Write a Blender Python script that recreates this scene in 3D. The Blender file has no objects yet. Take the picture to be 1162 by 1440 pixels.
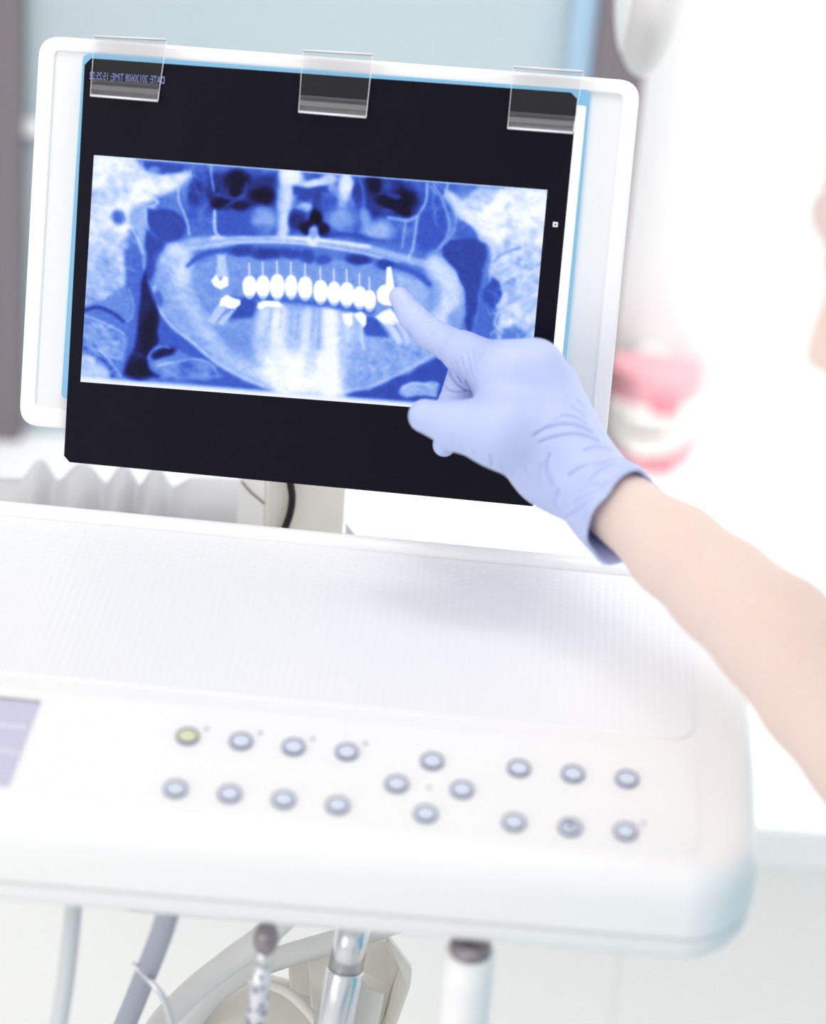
import bpy, bmesh, math, random
import numpy as np
from mathutils import Vector, Matrix

random.seed(7)
rng = np.random.default_rng(11)
S = bpy.context.scene
COL = S.collection
PI = math.pi

# ------------------------------------------------------------------ camera
F = 3700.0                                   # focal length in pixels of the 1162x1440 frame
PITCH, ROLL = math.radians(28.0), math.radians(4.5)
CAM = np.array([0.0, 0.0, 1.65])
_r, _u = np.array([1.0, 0, 0]), np.array([0, math.sin(PITCH), math.cos(PITCH)])
BK = np.array([0, -math.cos(PITCH), math.sin(PITCH)])
RT = _r * math.cos(ROLL) + _u * math.sin(ROLL)
UP = _u * math.cos(ROLL) - _r * math.sin(ROLL)
cd = bpy.data.cameras.new('camera')
cam = bpy.data.objects.new('camera', cd)
COL.objects.link(cam)
M = Matrix.Identity(4)
for i, v in enumerate((RT, UP, BK)):
    for k in range(3):
        M[k][i] = v[k]
for k in range(3):
    M[k][3] = CAM[k]
cam.matrix_world = M
cd.sensor_fit = 'VERTICAL'
cd.sensor_height = 36.0
cd.sensor_width = 36.0
cd.lens = F / 1440.0 * 36.0
cd.clip_start, cd.clip_end = 0.05, 50
cd.dof.use_dof = True
cd.dof.focus_distance = 1.385
cd.dof.aperture_fstop = cd.lens / 30.0
S.camera = cam

# ------------------------------------------------------------------ light
S.view_settings.view_transform = 'Standard'
S.view_settings.look = 'None'
S.view_settings.exposure = 0.10
S.view_settings.gamma = 1.0
S.view_settings.use_curve_mapping = False
W = bpy.data.worlds.new('room_daylight')
S.world = W
W.use_nodes = True
W.node_tree.nodes['Background'].inputs[0].default_value = (1.0, 0.995, 0.985, 1)
W.node_tree.nodes['Background'].inputs[1].default_value = 0.83


def area(name, loc, target, size, energy, color=(1, 1, 1)):
    l = bpy.data.lights.new(name, 'AREA')
    l.shape = 'RECTANGLE'
    l.size, l.size_y = size
    l.energy = energy
    l.color = color
    o = bpy.data.objects.new(name, l)
    COL.objects.link(o)
    o.location = loc
    o.rotation_euler = (Vector(target) - Vector(loc)).to_track_quat('-Z', 'Y').to_euler()
    return o


area('ceiling_light', (-0.3, 0.75, 2.75), (0.0, 1.0, 0.9), (1.8, 1.4), 6, (1.0, 0.99, 0.975))
wl = area('wall_fill', (0.62, 1.3, 2.3), (0.55, 1.95, 1.05), (1.3, 0.3), 5.5, (1, 1, 1))  # unseen lamp added to whiten the back wall
wl.data.spread = math.radians(80)
area('front_fill', (-1.5, -0.75, 1.45), (0.1, 1.3, 0.8), (1.5, 1.4), 13, (1.0, 0.99, 0.98))  # added fill lamp, left behind the camera, brightening the front faces

S.cycles.use_denoising = True
S.cycles.max_bounces = 8
S.cycles.transparent_max_bounces = 12
S.cycles.sample_clamp_indirect = 6


# ------------------------------------------------------------------ measuring
def c2w(x, y, d):
    return CAM + RT * x + UP * y - BK * d


def P(px, py, d):                              # the point of the place seen at a pixel, d metres away along the view
    return c2w((px - 581) / F * d, -(py - 720) / F * d, d)


def project(p):
    q = np.atleast_2d(p) - CAM
    d = -(q @ BK)
    return 581 + F * (q @ RT) / d, 720 - F * (q @ UP) / d


class Plane:
    def __init__(s, o, n):
        s.o, s.n = np.array(o, float), np.array(n, float) / np.linalg.norm(n)

    def at(s, px, py, lift=0.0):
        v = P(px, py, 1.0) - CAM
        t = ((s.o + s.n * lift - CAM) @ s.n) / (v @ s.n)
        return CAM + v * t


# ------------------------------------------------------------------ materials
def mat(name, color, rough=0.5, spec=0.5, metal=0.0, coat=0.0, sss=0.0, sss_col=None, bump=None, noise=None, sheen=0.0):
    m = bpy.data.materials.new(name)
    m.use_nodes = True
    nt = m.node_tree
    b = nt.nodes['Principled BSDF']
    b.inputs['Base Color'].default_value = (*color, 1)
    b.inputs['Roughness'].default_value = rough
    b.inputs['Specular IOR Level'].default_value = spec
    b.inputs['Metallic'].default_value = metal
    b.inputs['Coat Weight'].default_value = coat
    b.inputs['Sheen Weight'].default_value = sheen
    if sss:
        b.inputs['Subsurface Weight'].default_value = sss
        b.inputs['Subsurface Radius'].default_value = sss_col or (1, 0.35, 0.2)
        b.inputs['Subsurface Scale'].default_value = 0.006
    tc = nt.nodes.new('ShaderNodeTexCoord')
    if noise:                                   # a little unevenness in the colour itself
        sc, amt = noise
        n = nt.nodes.new('ShaderNodeTexNoise')
        n.inputs['Scale'].default_value = sc
        n.inputs['Detail'].default_value = 4
        nt.links.new(tc.outputs['Object'], n.inputs['Vector'])
        mx = nt.nodes.new('ShaderNodeMix')
        mx.data_type = 'RGBA'
        mx.inputs['A'].default_value = (*[c * (1 - amt) for c in color], 1)
        mx.inputs['B'].default_value = (*[min(1, c * (1 + amt)) for c in color], 1)
        nt.links.new(n.outputs['Fac'], mx.inputs['Factor'])
        nt.links.new(mx.outputs['Result'], b.inputs['Base Color'])
    if bump:
        sc, st, dist = bump
        n = nt.nodes.new('ShaderNodeTexNoise')
        n.inputs['Scale'].default_value = sc
        n.inputs['Detail'].default_value = 3
        nt.links.new(tc.outputs['Object'], n.inputs['Vector'])
        bp = nt.nodes.new('ShaderNodeBump')
        bp.inputs['Strength'].default_value = st
        bp.inputs['Distance'].default_value = dist
        nt.links.new(n.outputs['Fac'], bp.inputs['Height'])
        nt.links.new(bp.outputs['Normal'], b.inputs['Normal'])
    return m


def emit(name, color, strength):
    m = bpy.data.materials.new(name)
    m.use_nodes = True
    b = m.node_tree.nodes['Principled BSDF']
    b.inputs['Base Color'].default_value = (*[0.04 * c for c in color], 1)
    b.inputs['Emission Color'].default_value = (*color, 1)
    b.inputs['Emission Strength'].default_value = strength
    b.inputs['Roughness'].default_value = 0.4
    return m


def clear(name, tint=(0.97, 0.975, 0.98), gloss=0.08, rough=0.08):
    m = bpy.data.materials.new(name)
    m.use_nodes = True
    nt = m.node_tree
    nt.nodes.remove(nt.nodes['Principled BSDF'])
    out = nt.nodes['Material Output']
    t = nt.nodes.new('ShaderNodeBsdfTransparent')
    t.inputs[0].default_value = (*tint, 1)
    g = nt.nodes.new('ShaderNodeBsdfGlossy')
    g.inputs['Roughness'].default_value = rough
    mx = nt.nodes.new('ShaderNodeMixShader')
    fr = nt.nodes.new('ShaderNodeFresnel')
    fr.inputs['IOR'].default_value = 1.45
    ad = nt.nodes.new('ShaderNodeMath')
    ad.operation = 'ADD'
    ad.inputs[1].default_value = gloss
    nt.links.new(fr.outputs[0], ad.inputs[0])
    nt.links.new(ad.outputs[0], mx.inputs[0])
    nt.links.new(t.outputs[0], mx.inputs[1])
    nt.links.new(g.outputs[0], mx.inputs[2])
    nt.links.new(mx.outputs[0], out.inputs[0])
    return m


MT = dict(
    wall=mat('white_wall', (0.93, 0.93, 0.93), 0.8, 0.2, noise=(3, 0.01)),
    floor=mat('pale_floor', (0.90, 0.895, 0.88), 0.55, 0.3, noise=(4, 0.015)),
    counter=mat('white_counter', (0.93, 0.935, 0.935), 0.35, 0.4, noise=(6, 0.01)),
    front=mat('cabinet_front', (0.95, 0.945, 0.93), 0.5, 0.3),
    grey_frame=mat('grey_brown_frame', (0.19, 0.165, 0.185), 0.6, 0.3, noise=(8, 0.05)),
    blue_glass=mat('frosted_blue_glass', (0.445, 0.53, 0.57), 0.35, 0.4, noise=(2, 0.03)),
    blue_edge=mat('blue_seal', (0.36, 0.52, 0.68), 0.4, 0.4),
    plastic=mat('white_plastic', (0.885, 0.88, 0.885), 0.28, 0.5, noise=(5, 0.006)),
    plastic_low=mat('white_plastic_shell', (0.86, 0.86, 0.865), 0.3, 0.5, noise=(5, 0.006)),
    panel=mat('membrane_panel', (0.875, 0.875, 0.885), 0.35, 0.4),
    frame=mat('viewer_frame_plastic', (0.88, 0.875, 0.88), 0.35, 0.4),
    frame_in=mat('viewer_inner_plastic', (0.80, 0.81, 0.825), 0.3, 0.5),
    rim=mat('dark_button_rim', (0.19, 0.20, 0.31), 0.4, 0.5),
    button=mat('pale_blue_button', (0.67, 0.73, 0.85), 0.4, 0.3),
    button_green=mat('pale_green_button', (0.68, 0.71, 0.48), 0.4, 0.3),
    mark=mat('grey_mark', (0.45, 0.45, 0.52), 0.6, 0.2),
    lcd=mat('grey_lilac_display', (0.55, 0.55, 0.70), 0.25, 0.5),
    lcd_band=mat('pale_display_band', (0.66, 0.65, 0.76), 0.3, 0.5),
    lcd_edge=mat('display_edge', (0.40, 0.33, 0.40), 0.4, 0.4),
    steel=mat('brushed_steel', (0.72, 0.73, 0.76), 0.28, 0.5, metal=0.9, bump=(400, 0.1, 0.0002)),
    steel_dark=mat('dark_steel', (0.30, 0.27, 0.29), 0.35, 0.5, metal=0.7),
    hose_light=mat('pale_grey_hose', (0.62, 0.65, 0.68), 0.45, 0.4),
    hose_blue=mat('blue_grey_hose', (0.36, 0.38, 0.46), 0.45, 0.4),
    hose_cream=mat('cream_hose', (0.70, 0.70, 0.69), 0.45, 0.4),
    beige=mat('ivory_plastic', (0.76, 0.735, 0.68), 0.4, 0.45),
    post=mat('cream_post', (0.94, 0.90, 0.84), 0.45, 0.4, noise=(30, 0.02)),
    post_side=mat('white_post_side', (0.93, 0.92, 0.89), 0.45, 0.4),
    bellows=mat('grey_bellows', (0.64, 0.635, 0.66), 0.32, 0.55),
    cable=mat('black_cable', (0.012, 0.010, 0.012), 0.5, 0.3),
    film=mat('black_film', (0.004, 0.003, 0.009), 0.24, 0.11, bump=(14, 0.25, 0.004)),
    film_text=mat('blue_film_text', (0.38, 0.44, 0.98), 0.4, 0.3),
    film_white=mat('white_film_mark', (0.85, 0.75, 0.85), 0.4, 0.3),
    screen=emit('lit_screen', (0.98, 0.99, 1.0), 0.91),
    screen_edge=emit('lit_cyan_edge', (0.24, 0.55, 0.82), 0.86),
    acrylic=clear('clear_acrylic', (0.975, 0.975, 0.98), -0.015, 0.08),
    acrylic_lip=clear('clear_acrylic_lip', (0.86, 0.85, 0.87), 0.10, 0.25),
    acrylic_edge=mat('acrylic_cut_edge', (0.80, 0.78, 0.84), 0.2, 0.6),
    skin=mat('skin', (0.79, 0.635, 0.575), 0.5, 0.35, sss=0.25, bump=(260, 0.08, 0.0006), noise=(18, 0.035)),
    glove=mat('periwinkle_nitrile', (0.54, 0.615, 0.925), 0.42, 0.4, sss=0.1, sss_col=(0.4, 0.5, 1.0), bump=(220, 0.06, 0.0006)),
    scrub=mat('turquoise_scrub', (0.07, 0.52, 0.72), 0.85, 0.2, bump=(90, 0.3, 0.002)),
    hair=mat('brown_hair', (0.07, 0.04, 0.025), 0.5, 0.4, bump=(60, 0.5, 0.004)),
    eye=mat('eye_white', (0.8, 0.78, 0.76), 0.2, 0.6),
    iris=mat('brown_iris', (0.06, 0.03, 0.02), 0.2, 0.6),
    trouser=mat('white_trousers', (0.82, 0.82, 0.82), 0.85, 0.2),
    chair=mat('turquoise_upholstery', (0.03, 0.50, 0.74), 0.4, 0.4),
    shoe=mat('white_shoe', (0.8, 0.8, 0.8), 0.5, 0.4),
    gum=mat('pink_gum', (0.88, 0.43, 0.48), 0.35, 0.5),
    gum_dark=mat('rose_gum', (0.86, 0.29, 0.35), 0.35, 0.5),
    tooth=mat('ivory_tooth', (0.93, 0.91, 0.87), 0.25, 0.5),
    lamp=mat('lamp_shell', (0.66, 0.645, 0.645), 0.4, 0.4),
    lamp_rim=mat('lamp_rim_white', (0.86, 0.855, 0.85), 0.4, 0.4),
    stool=mat('grey_upholstery', (0.5, 0.52, 0.55), 0.6, 0.3),
)


_nt = MT['glove'].node_tree
_tl = _nt.nodes.new('ShaderNodeBsdfTranslucent')
_tl.inputs[0].default_value = (0.42, 0.50, 0.95, 1)
_mx = _nt.nodes.new('ShaderNodeMixShader')
_mx.inputs[0].default_value = 0.1
_nt.links.new(_nt.nodes['Principled BSDF'].outputs[0], _mx.inputs[1])
_nt.links.new(_tl.outputs[0], _mx.inputs[2])
_nt.links.new(_mx.outputs[0], _nt.nodes['Material Output'].inputs[0])


# ------------------------------------------------------------------ objects
def tag(o, label=None, cat=None, group=None, kind=None):
    for k, v in (('label', label), ('category', cat), ('group', group), ('kind', kind)):
        if v:
            o[k] = v
    return o


def thing(name, loc, label, cat, group=None):
    o = bpy.data.objects.new(name, None)
    o.empty_display_size = 0.05
    COL.objects.link(o)
    o.location = loc
    return tag(o, label, cat, group)


def root_origin(o):
    v = np.zeros(3)
    while o is not None:
        v = v + np.array(o.location)
        o = o.parent
    return v


def obj(name, verts, faces, m, parent=None, smooth=True, label=None):
    """one mesh object; verts are world points"""
    org = root_origin(parent) if parent is not None else np.zeros(3)
    V = np.asarray(verts, float) - org
    me = bpy.data.meshes.new(name)
    me.from_pydata(V.tolist(), [], [list(map(int, f)) for f in faces])
    ms = m if isinstance(m, (list, tuple)) else [m]
    for x in ms:
        me.materials.append(x)
    if smooth:
        me.polygons.foreach_set('use_smooth', [True] * len(me.polygons))
    me.update()
    o = bpy.data.objects.new(name, me)
    COL.objects.link(o)
    if parent is not None:
        o.parent = parent
    if label:
        o['label'] = label
    return o


def settle(o):
    """move a top-level mesh's origin to the foot of its own geometry"""
    V = np.array([v.co[:] for v in o.data.vertices])
    c = np.array([(V[:, 0].min() + V[:, 0].max()) / 2, (V[:, 1].min() + V[:, 1].max()) / 2, V[:, 2].min()])
    o.data.transform(Matrix.Translation(Vector(-c)))
    o.location = c
    return o


def bevel(o, w, seg=3, angle=0.6):
    md = o.modifiers.new('bevel', 'BEVEL')
    md.width = w
    md.segments = seg
    md.limit_method = 'ANGLE'
    md.angle_limit = angle
    return o


def box_mesh(c, ax, ay, az, hx, hy, hz):
    c, ax, ay, az = (np.array(v, float) for v in (c, ax, ay, az))
    V = [c + ax * hx * i + ay * hy * j + az * hz * k for k in (-1, 1) for j in (-1, 1) for i in (-1, 1)]
    Fc = [(0, 2, 3, 1), (4, 5, 7, 6), (0, 1, 5, 4), (2, 6, 7, 3), (0, 4, 6, 2), (1, 3, 7, 5)]
    return V, Fc


X, Y, Z = np.eye(3)


def abox(lo, hi):
    lo, hi = np.array(lo, float), np.array(hi, float)
    h = (hi - lo) / 2
    return box_mesh((lo + hi) / 2, X, Y, Z, *h)


def merge(*parts):
    V, Fc = [], []
    for v, f in parts:
        n = len(V)
        V += [np.array(q) for q in v]
        Fc += [tuple(i + n for i in q) for q in f]
    return V, Fc


def slab(outer, n, t, inner=None):
    """a plate from a planar outline (world points), thickness t along n; optional hole with the same number of points"""
    n = np.array(n, float)
    k = len(outer)
    A = [np.array(p) for p in outer]
    if inner is None:
        V = A + [p - n * t for p in A]
        Fc = [tuple(range(k)), tuple(range(2 * k - 1, k - 1, -1))]
        Fc += [(i, k + i, k + (i + 1) % k, (i + 1) % k) for i in range(k)]
        return V, Fc
    B = [np.array(p) for p in inner]
    V = A + B + [p - n * t for p in A] + [p - n * t for p in B]
    Fc = []
    for i in range(k):
        j = (i + 1) % k
        Fc += [(i, j, k + j, k + i), (2 * k + i, 3 * k + i, 3 * k + j, 2 * k + j),
               (i, 2 * k + i, 2 * k + j, j), (k + i, k + j, 3 * k + j, 3 * k + i)]
    return V, Fc


def spline(pts, n=12):
    pts = [np.array(p, float) for p in pts]
    if len(pts) < 3:
        return [pts[0] + (pts[-1] - pts[0]) * t for t in np.linspace(0, 1, n)]
    out = []
    for i in range(len(pts) - 1):
        p0, p1, p2, p3 = pts[max(i - 1, 0)], pts[i], pts[i + 1], pts[min(i + 2, len(pts) - 1)]
        for t in np.linspace(0, 1, n, endpoint=False):
            out.append(0.5 * (2 * p1 + (p2 - p0) * t + (2 * p0 - 5 * p1 + 4 * p2 - p3) * t * t + (3 * p1 - p0 - 3 * p2 + p3) * t ** 3))
    return out + [pts[-1]]


def tube(path, radii, seg=20, caps=True):
    path = [np.array(p, float) for p in path]
    n = len(path)
    if np.isscalar(radii):
        radii = [radii] * n
    V, Fc = [], []
    up = np.array([0.13, 0.31, 0.94])
    for i, p in enumerate(path):
        t = path[min(i + 1, n - 1)] - path[max(i - 1, 0)]
        t = t / np.linalg.norm(t)
        a = up - t * (up @ t)
        a /= np.linalg.norm(a)
        b = np.cross(t, a)
        up = a
        for k in range(seg):
            w = 2 * PI * k / seg
            V.append(p + (a * math.cos(w) + b * math.sin(w)) * radii[i])
    for i in range(n - 1):
        for k in range(seg):
            l = (k + 1) % seg
            Fc.append((i * seg + k, i * seg + l, (i + 1) * seg + l, (i + 1) * seg + k))
    if caps:
        Fc.append(tuple(range(seg - 1, -1, -1)))
        Fc.append(tuple((n - 1) * seg + k for k in range(seg)))
    return V, Fc


# ------------------------------------------------------------------ implicit surfaces for the organic shapes
def cone(p, a, b, ra, rb):
    a, b = np.array(a), np.array(b)
    ab = b - a
    t = np.clip(((p - a) @ ab) / (ab @ ab), 0, 1)
    return np.linalg.norm(p - a - t[:, None] * ab, axis=1) - (ra + (rb - ra) * t)


def chain(p, pts, k=0.003):
    d = None
    for (a, ra), (b, rb) in zip(pts[:-1], pts[1:]):
        e = cone(p, a, b, ra, rb)
        d = e if d is None else smin(d, e, k)
    return d


def smin(a, b, k):
    h = np.maximum(k - np.abs(a - b), 0) / k
    return np.minimum(a, b) - h * h * k * 0.25


def smax(a, b, k):
    return -smin(-a, -b, k)


def ellip(p, c, r, axes=None):
    q = p - np.array(c)
    if axes is not None:
        q = np.stack([q @ a for a in axes], 1)
    r = np.array(r)
    k0 = np.linalg.norm(q / r, axis=1)
    k1 = np.linalg.norm(q / (r * r), axis=1) + 1e-9
    return k0 * (k0 - 1) / k1


def surface(f, lo, hi, h):
    """surface nets over f <= 0, then the vertices slid onto f = 0"""
    lo, hi = np.array(lo, float), np.array(hi, float)
    n = np.ceil((hi - lo) / h).astype(int) + 1
    xs, ys, zs = (lo[i] + h * np.arange(n[i]) for i in range(3))
    G = np.empty(n, np.float32)
    gy, gz = np.meshgrid(ys, zs, indexing='ij')
    step = max(1, int(400000 / gy.size))
    for i in range(0, n[0], step):
        m = min(step, n[0] - i)
        pts = np.empty((m, *gy.shape, 3))
        pts[..., 0] = xs[i:i + m, None, None]
        pts[..., 1] = gy
        pts[..., 2] = gz
        G[i:i + m] = f(pts.reshape(-1, 3)).reshape(m, *gy.shape)
    s = G < 0
    cnt = np.zeros(n - 1, np.float32)
    acc = np.zeros((*(n - 1), 3), np.float32)
    quads = []
    cells = [slice(0, -1)] * 3
    for ax in range(3):
        a = [slice(None)] * 3
        b = [slice(None)] * 3
        a[ax], b[ax] = slice(0, -1), slice(1, None)
        ga, gb = G[tuple(a)], G[tuple(b)]
        cr = (ga < 0) != (gb < 0)
        idx = np.argwhere(cr)
        t = ga[cr] / (ga[cr] - gb[cr])
        pos = idx.astype(np.float32)
        pos[:, ax] += t
        o1, o2 = [(1, 2), (2, 0), (0, 1)][ax]
        ok = np.ones(len(idx), bool)
        corner = []
        for d1, d2 in ((0, 0), (-1, 0), (-1, -1), (0, -1)):
            c = idx.copy()
            c[:, o1] += d1
            c[:, o2] += d2
            v = np.all((c >= 0) & (c < n - 1), axis=1)
            ok &= v
            cc = c[v]
            np.add.at(cnt, tuple(cc.T), 1)
            np.add.at(acc, tuple(cc.T), pos[v])
            corner.append(c)
        inside = ga[cr] < 0
        q = np.stack(corner, 1)[ok]
        fl = inside[ok]
        q[~fl] = q[~fl][:, ::-1]
        quads.append(q)
    used = cnt > 0
    ids = -np.ones(n - 1, int)
    ids[used] = np.arange(used.sum())
    V = lo + h * (acc[used] / cnt[used][:, None]).astype(float)
    Q = np.concatenate(quads)
    Q = ids[Q[..., 0], Q[..., 1], Q[..., 2]]
    e = h * 0.25
    for _ in range(3):
        g = np.stack([f(V + e * np.eye(3)[k]) - f(V - e * np.eye(3)[k]) for k in range(3)], 1) / (2 * e)
        gn = np.maximum((g * g).sum(1), 0.09)
        V = V - np.clip(f(V) / gn, -h * .7, h * .7)[:, None] * g
    return V, Q


def normals(V, Q):
    Q = np.asarray(Q)
    fn = np.cross(V[Q[:, 2]] - V[Q[:, 0]], V[Q[:, 3]] - V[Q[:, 1]])
    N = np.zeros_like(V)
    for k in range(4):
        np.add.at(N, Q[:, k], fn)
    return N / (np.linalg.norm(N, axis=1)[:, None] + 1e-12)


def seg_dist(x, y, pts):
    d = np.full(x.shape, 1e9)
    for (ax, ay), (bx, by) in zip(pts[:-1], pts[1:]):
        vx, vy = bx - ax, by - ay
        t = np.clip(((x - ax) * vx + (y - ay) * vy) / (vx * vx + vy * vy + 1e-9), 0, 1)
        d = np.minimum(d, np.hypot(x - ax - t * vx, y - ay - t * vy))
    return d


# ================================================================== THE SETTING
WALL_Y, COUNTER_Z, COUNTER_Y = 1.95, 0.70, 1.42
tag(obj('floor', *abox((-2.2, -1.2, -0.1), (2.4, WALL_Y + 0.1, 0.0)), MT['floor'], smooth=False), kind='structure')
tag(obj('wall_back', *abox((-2.2, WALL_Y, 0.0), (2.4, WALL_Y + 0.1, 2.9)), MT['wall'], smooth=False), kind='structure')
tag(obj('baseboard_back', *abox((1.25, WALL_Y - 0.015, 0.0), (2.4, WALL_Y, 0.09)), MT['wall'], smooth=False), kind='structure')

# worktop and its cupboards
ct = thing('counter', (-0.3, 1.68, 0), 'long white worktop with pale cupboard fronts along the back wall', 'counter')
bevel(obj('worktop', *abox((-1.9, COUNTER_Y - 0.02, COUNTER_Z - 0.035), (1.2, WALL_Y - 0.001, COUNTER_Z)), MT['counter'], ct, smooth=False), 0.006)
obj('carcass', *abox((-1.88, COUNTER_Y + 0.02, 0.08), (1.18, WALL_Y - 0.002, COUNTER_Z - 0.036)), MT['front'], ct, smooth=False)
obj('plinth', *abox((-1.86, COUNTER_Y + 0.06, 0.001), (1.16, WALL_Y - 0.01, 0.079)), MT['front'], ct, smooth=False)
for i in range(6):
    x0 = -1.87 + i * 0.508
    dr = bevel(obj('door', *abox((x0, COUNTER_Y, 0.09), (x0 + 0.5078, COUNTER_Y + 0.019, COUNTER_Z - 0.045)), MT['front'], ct, smooth=False), 0.001)
    obj('handle', *tube([(x0 + 0.18, COUNTER_Y - 0.02, 0.60), (x0 + 0.32, COUNTER_Y - 0.02, 0.60)], 0.005), MT['steel'], dr)

# tall cabinet with frosted blue glass standing on the worktop
cab = thing('cabinet', (-0.12, WALL_Y - 0.04, COUNTER_Z), 'tall grey framed cabinet with a frosted pale blue glass front on the worktop', 'cabinet')
CABY = WALL_Y - 0.10
pl = Plane((0, CABY, 0), (0, -1, 0))
xl = pl.at(29, 330)[0]
xm0 = pl.at(838, 60)[0]
xm1 = xm0 + 0.038
z0, z1 = COUNTER_Z + 0.001, 1.62
bevel(obj('frame_post', *abox((xl - 0.16, CABY, z0), (xl, WALL_Y - 0.002, z1)), MT['grey_frame'], cab, smooth=False), 0.003)
bevel(obj('frame_post', *abox((xm0, CABY, z0), (xm1, WALL_Y - 0.002, z1)), MT['grey_frame'], cab, smooth=False), 0.003)
obj('frame_top', *abox((xl + 0.0005, CABY, z1 - 0.05), (xm0 - 0.0005, WALL_Y - 0.002, z1)), MT['grey_frame'], cab, smooth=False)
obj('glass_door', *abox((xl + 0.0005, CABY + 0.02, z0), (xm0 - 0.0005, CABY + 0.032, z1 - 0.051)), MT['blue_glass'], cab, smooth=False)
zr = pl.at(36, 188)[2]
obj('rail', *abox((xl + 0.0005, CABY + 0.012, zr - 0.006), (xm0 - 0.020, CABY + 0.0195, zr + 0.006)), MT['frame_in'], cab, smooth=False)
obj('seal_strip', *abox((xm0 - 0.018, CABY + 0.008, z0), (xm0 - 0.0006, CABY + 0.0195, z1 - 0.051)), MT['blue_edge'], cab, smooth=False)

# ================================================================== THE CONSOLE
PSI = math.radians(2.1)
CU = np.array([math.cos(PSI), -math.sin(PSI), 0])        # along the console, to the right
CV = np.array([math.sin(PSI), math.cos(PSI), 0])         # away from the operator
TRAY_Z = 0.975
tray_pl = Plane((0, 0, TRAY_Z), (0, 0, 1))
pb = tray_pl.at(480, 752)
pc = tray_pl.at(500, 1003)
v_back = pb @ CV
v_crease = pc @ CV
TILT = math.radians(8.7)
PN = -CV * math.sin(TILT) + Z * math.cos(TILT)           # normal of the sloping control panel
panel_pl = Plane(pc, PN)
pf = panel_pl.at(500, 1213)
v_front = pf @ CV
u_right = panel_pl.at(1069, 1120) @ CU
u_left = u_right - 0.52
CR = 0.032


def ztop(v):
    return TRAY_Z if v >= v_crease else TRAY_Z - (v_crease - v) * math.tan(TILT)


def rrect(u0, u1, v0, v1, r, seg=10, extra=None):
    pts = []
    for cx, cy, a0 in ((u1 - r, v0 + r, -PI / 2), (u1 - r, v1 - r, 0), (u0 + r, v1 - r, PI / 2), (u0 + r, v0 + r, PI)):
        for i in range(seg + 1):
            a = a0 + PI / 2 * i / seg
            pts.append((cx + r * math.cos(a), cy + r * math.sin(a)))
        if extra is not None and a0 in (0,):
            pass
    return pts


def cw(u, v, z):
    return CU * u + CV * v + Z * z


u_mid = panel_pl.at(400, 1150) @ CU


def bow(u, v):                                          # the front edge curves back towards its right end
    t = min(max((u - u_mid) / (u_right - u_mid), 0), 1)
    return 0.013 * t * t * min(max((v_crease - v) / (v_crease - v_front), 0), 1)


def console_shell(levels, top_from=None, split=True):
    """rings of the rounded plan; each level = (inset, drop below the top surface)"""
    V, Fc = [], []
    n = None
    for ins, drop in levels:
        ring = rrect(u_left + ins, u_right - ins, v_front + ins, v_back - ins, max(CR - ins, 0.006))
        # right side gains the crease point, left side too
        k = 11
        ring = ring[:k] + [(u_right - ins, v_crease)] + ring[k:3 * k] + [(u_left + ins, v_crease)] + ring[3 * k:]
        n = len(ring)
        ring = [(a, b + bow(a, b)) for a, b in ring]
        V += [cw(a, b, ztop(b) - drop) for a, b in ring]
    L = len(levels)
    for i in range(L - 1):
        for j in range(n):
            k2 = (j + 1) % n
            Fc.append((i * n + j, (i + 1) * n + j, (i + 1) * n + k2, i * n + k2))
    a, b = 11, 11 + 22 + 1
    Fc.append(tuple(range(a, b + 1)))                             # tray half
    Fc.append(tuple(list(range(b, n)) + list(range(0, a + 1))))    # panel half
    bt = (L - 1) * n
    Fc.append(tuple(bt + i for i in range(b, a - 1, -1)))
    Fc.append(tuple(bt + i for i in list(range(a, -1, -1)) + list(range(n - 1, b - 1, -1))))
    return V, Fc


con_c = cw((u_left + u_right) / 2, (v_front + v_back) / 2, 0.89)
con = thing('dental_console', con_c, 'white dental delivery console with ribbed tray mat and sloping button panel', 'dental console')
lv = [(0.016, 0.0), (0.0105, 0.0006), (0.006, 0.0025), (0.0025, 0.006), (0.0006, 0.0105), (0.0, 0.016), (0.0, 0.0315), (0.001, 0.033)]
V_, F_ = console_shell(lv)
housing = obj('housing', V_, F_, MT['plastic'], con)
housing.data.set_sharp_from_angle(angle=0.75)
md = housing.modifiers.new('wn', 'WEIGHTED_NORMAL')
md.keep_sharp = True
lv = [(0.0035, 0.0331), (0.0035, 0.0346), (0.001, 0.0354), (0.001, 0.041), (0.004, 0.0465), (0.009, 0.0500), (0.018, 0.051)]
low = obj('lower_shell', *console_shell(lv), MT['plastic_low'], con)
low.data.set_sharp_from_angle(angle=0.75)
md = low.modifiers.new('wn', 'WEIGHTED_NORMAL')
md.keep_sharp = True
# raised lip along the tray's far edge
lip_p = [cw(u, v_back - 0.009, TRAY_Z - 0.001) for u in np.linspace(u_left + 0.03, u_right - 0.03, 14)]
obj('tray_lip', *tube(lip_p, 0.006, 14), MT['plastic'], con)

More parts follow.
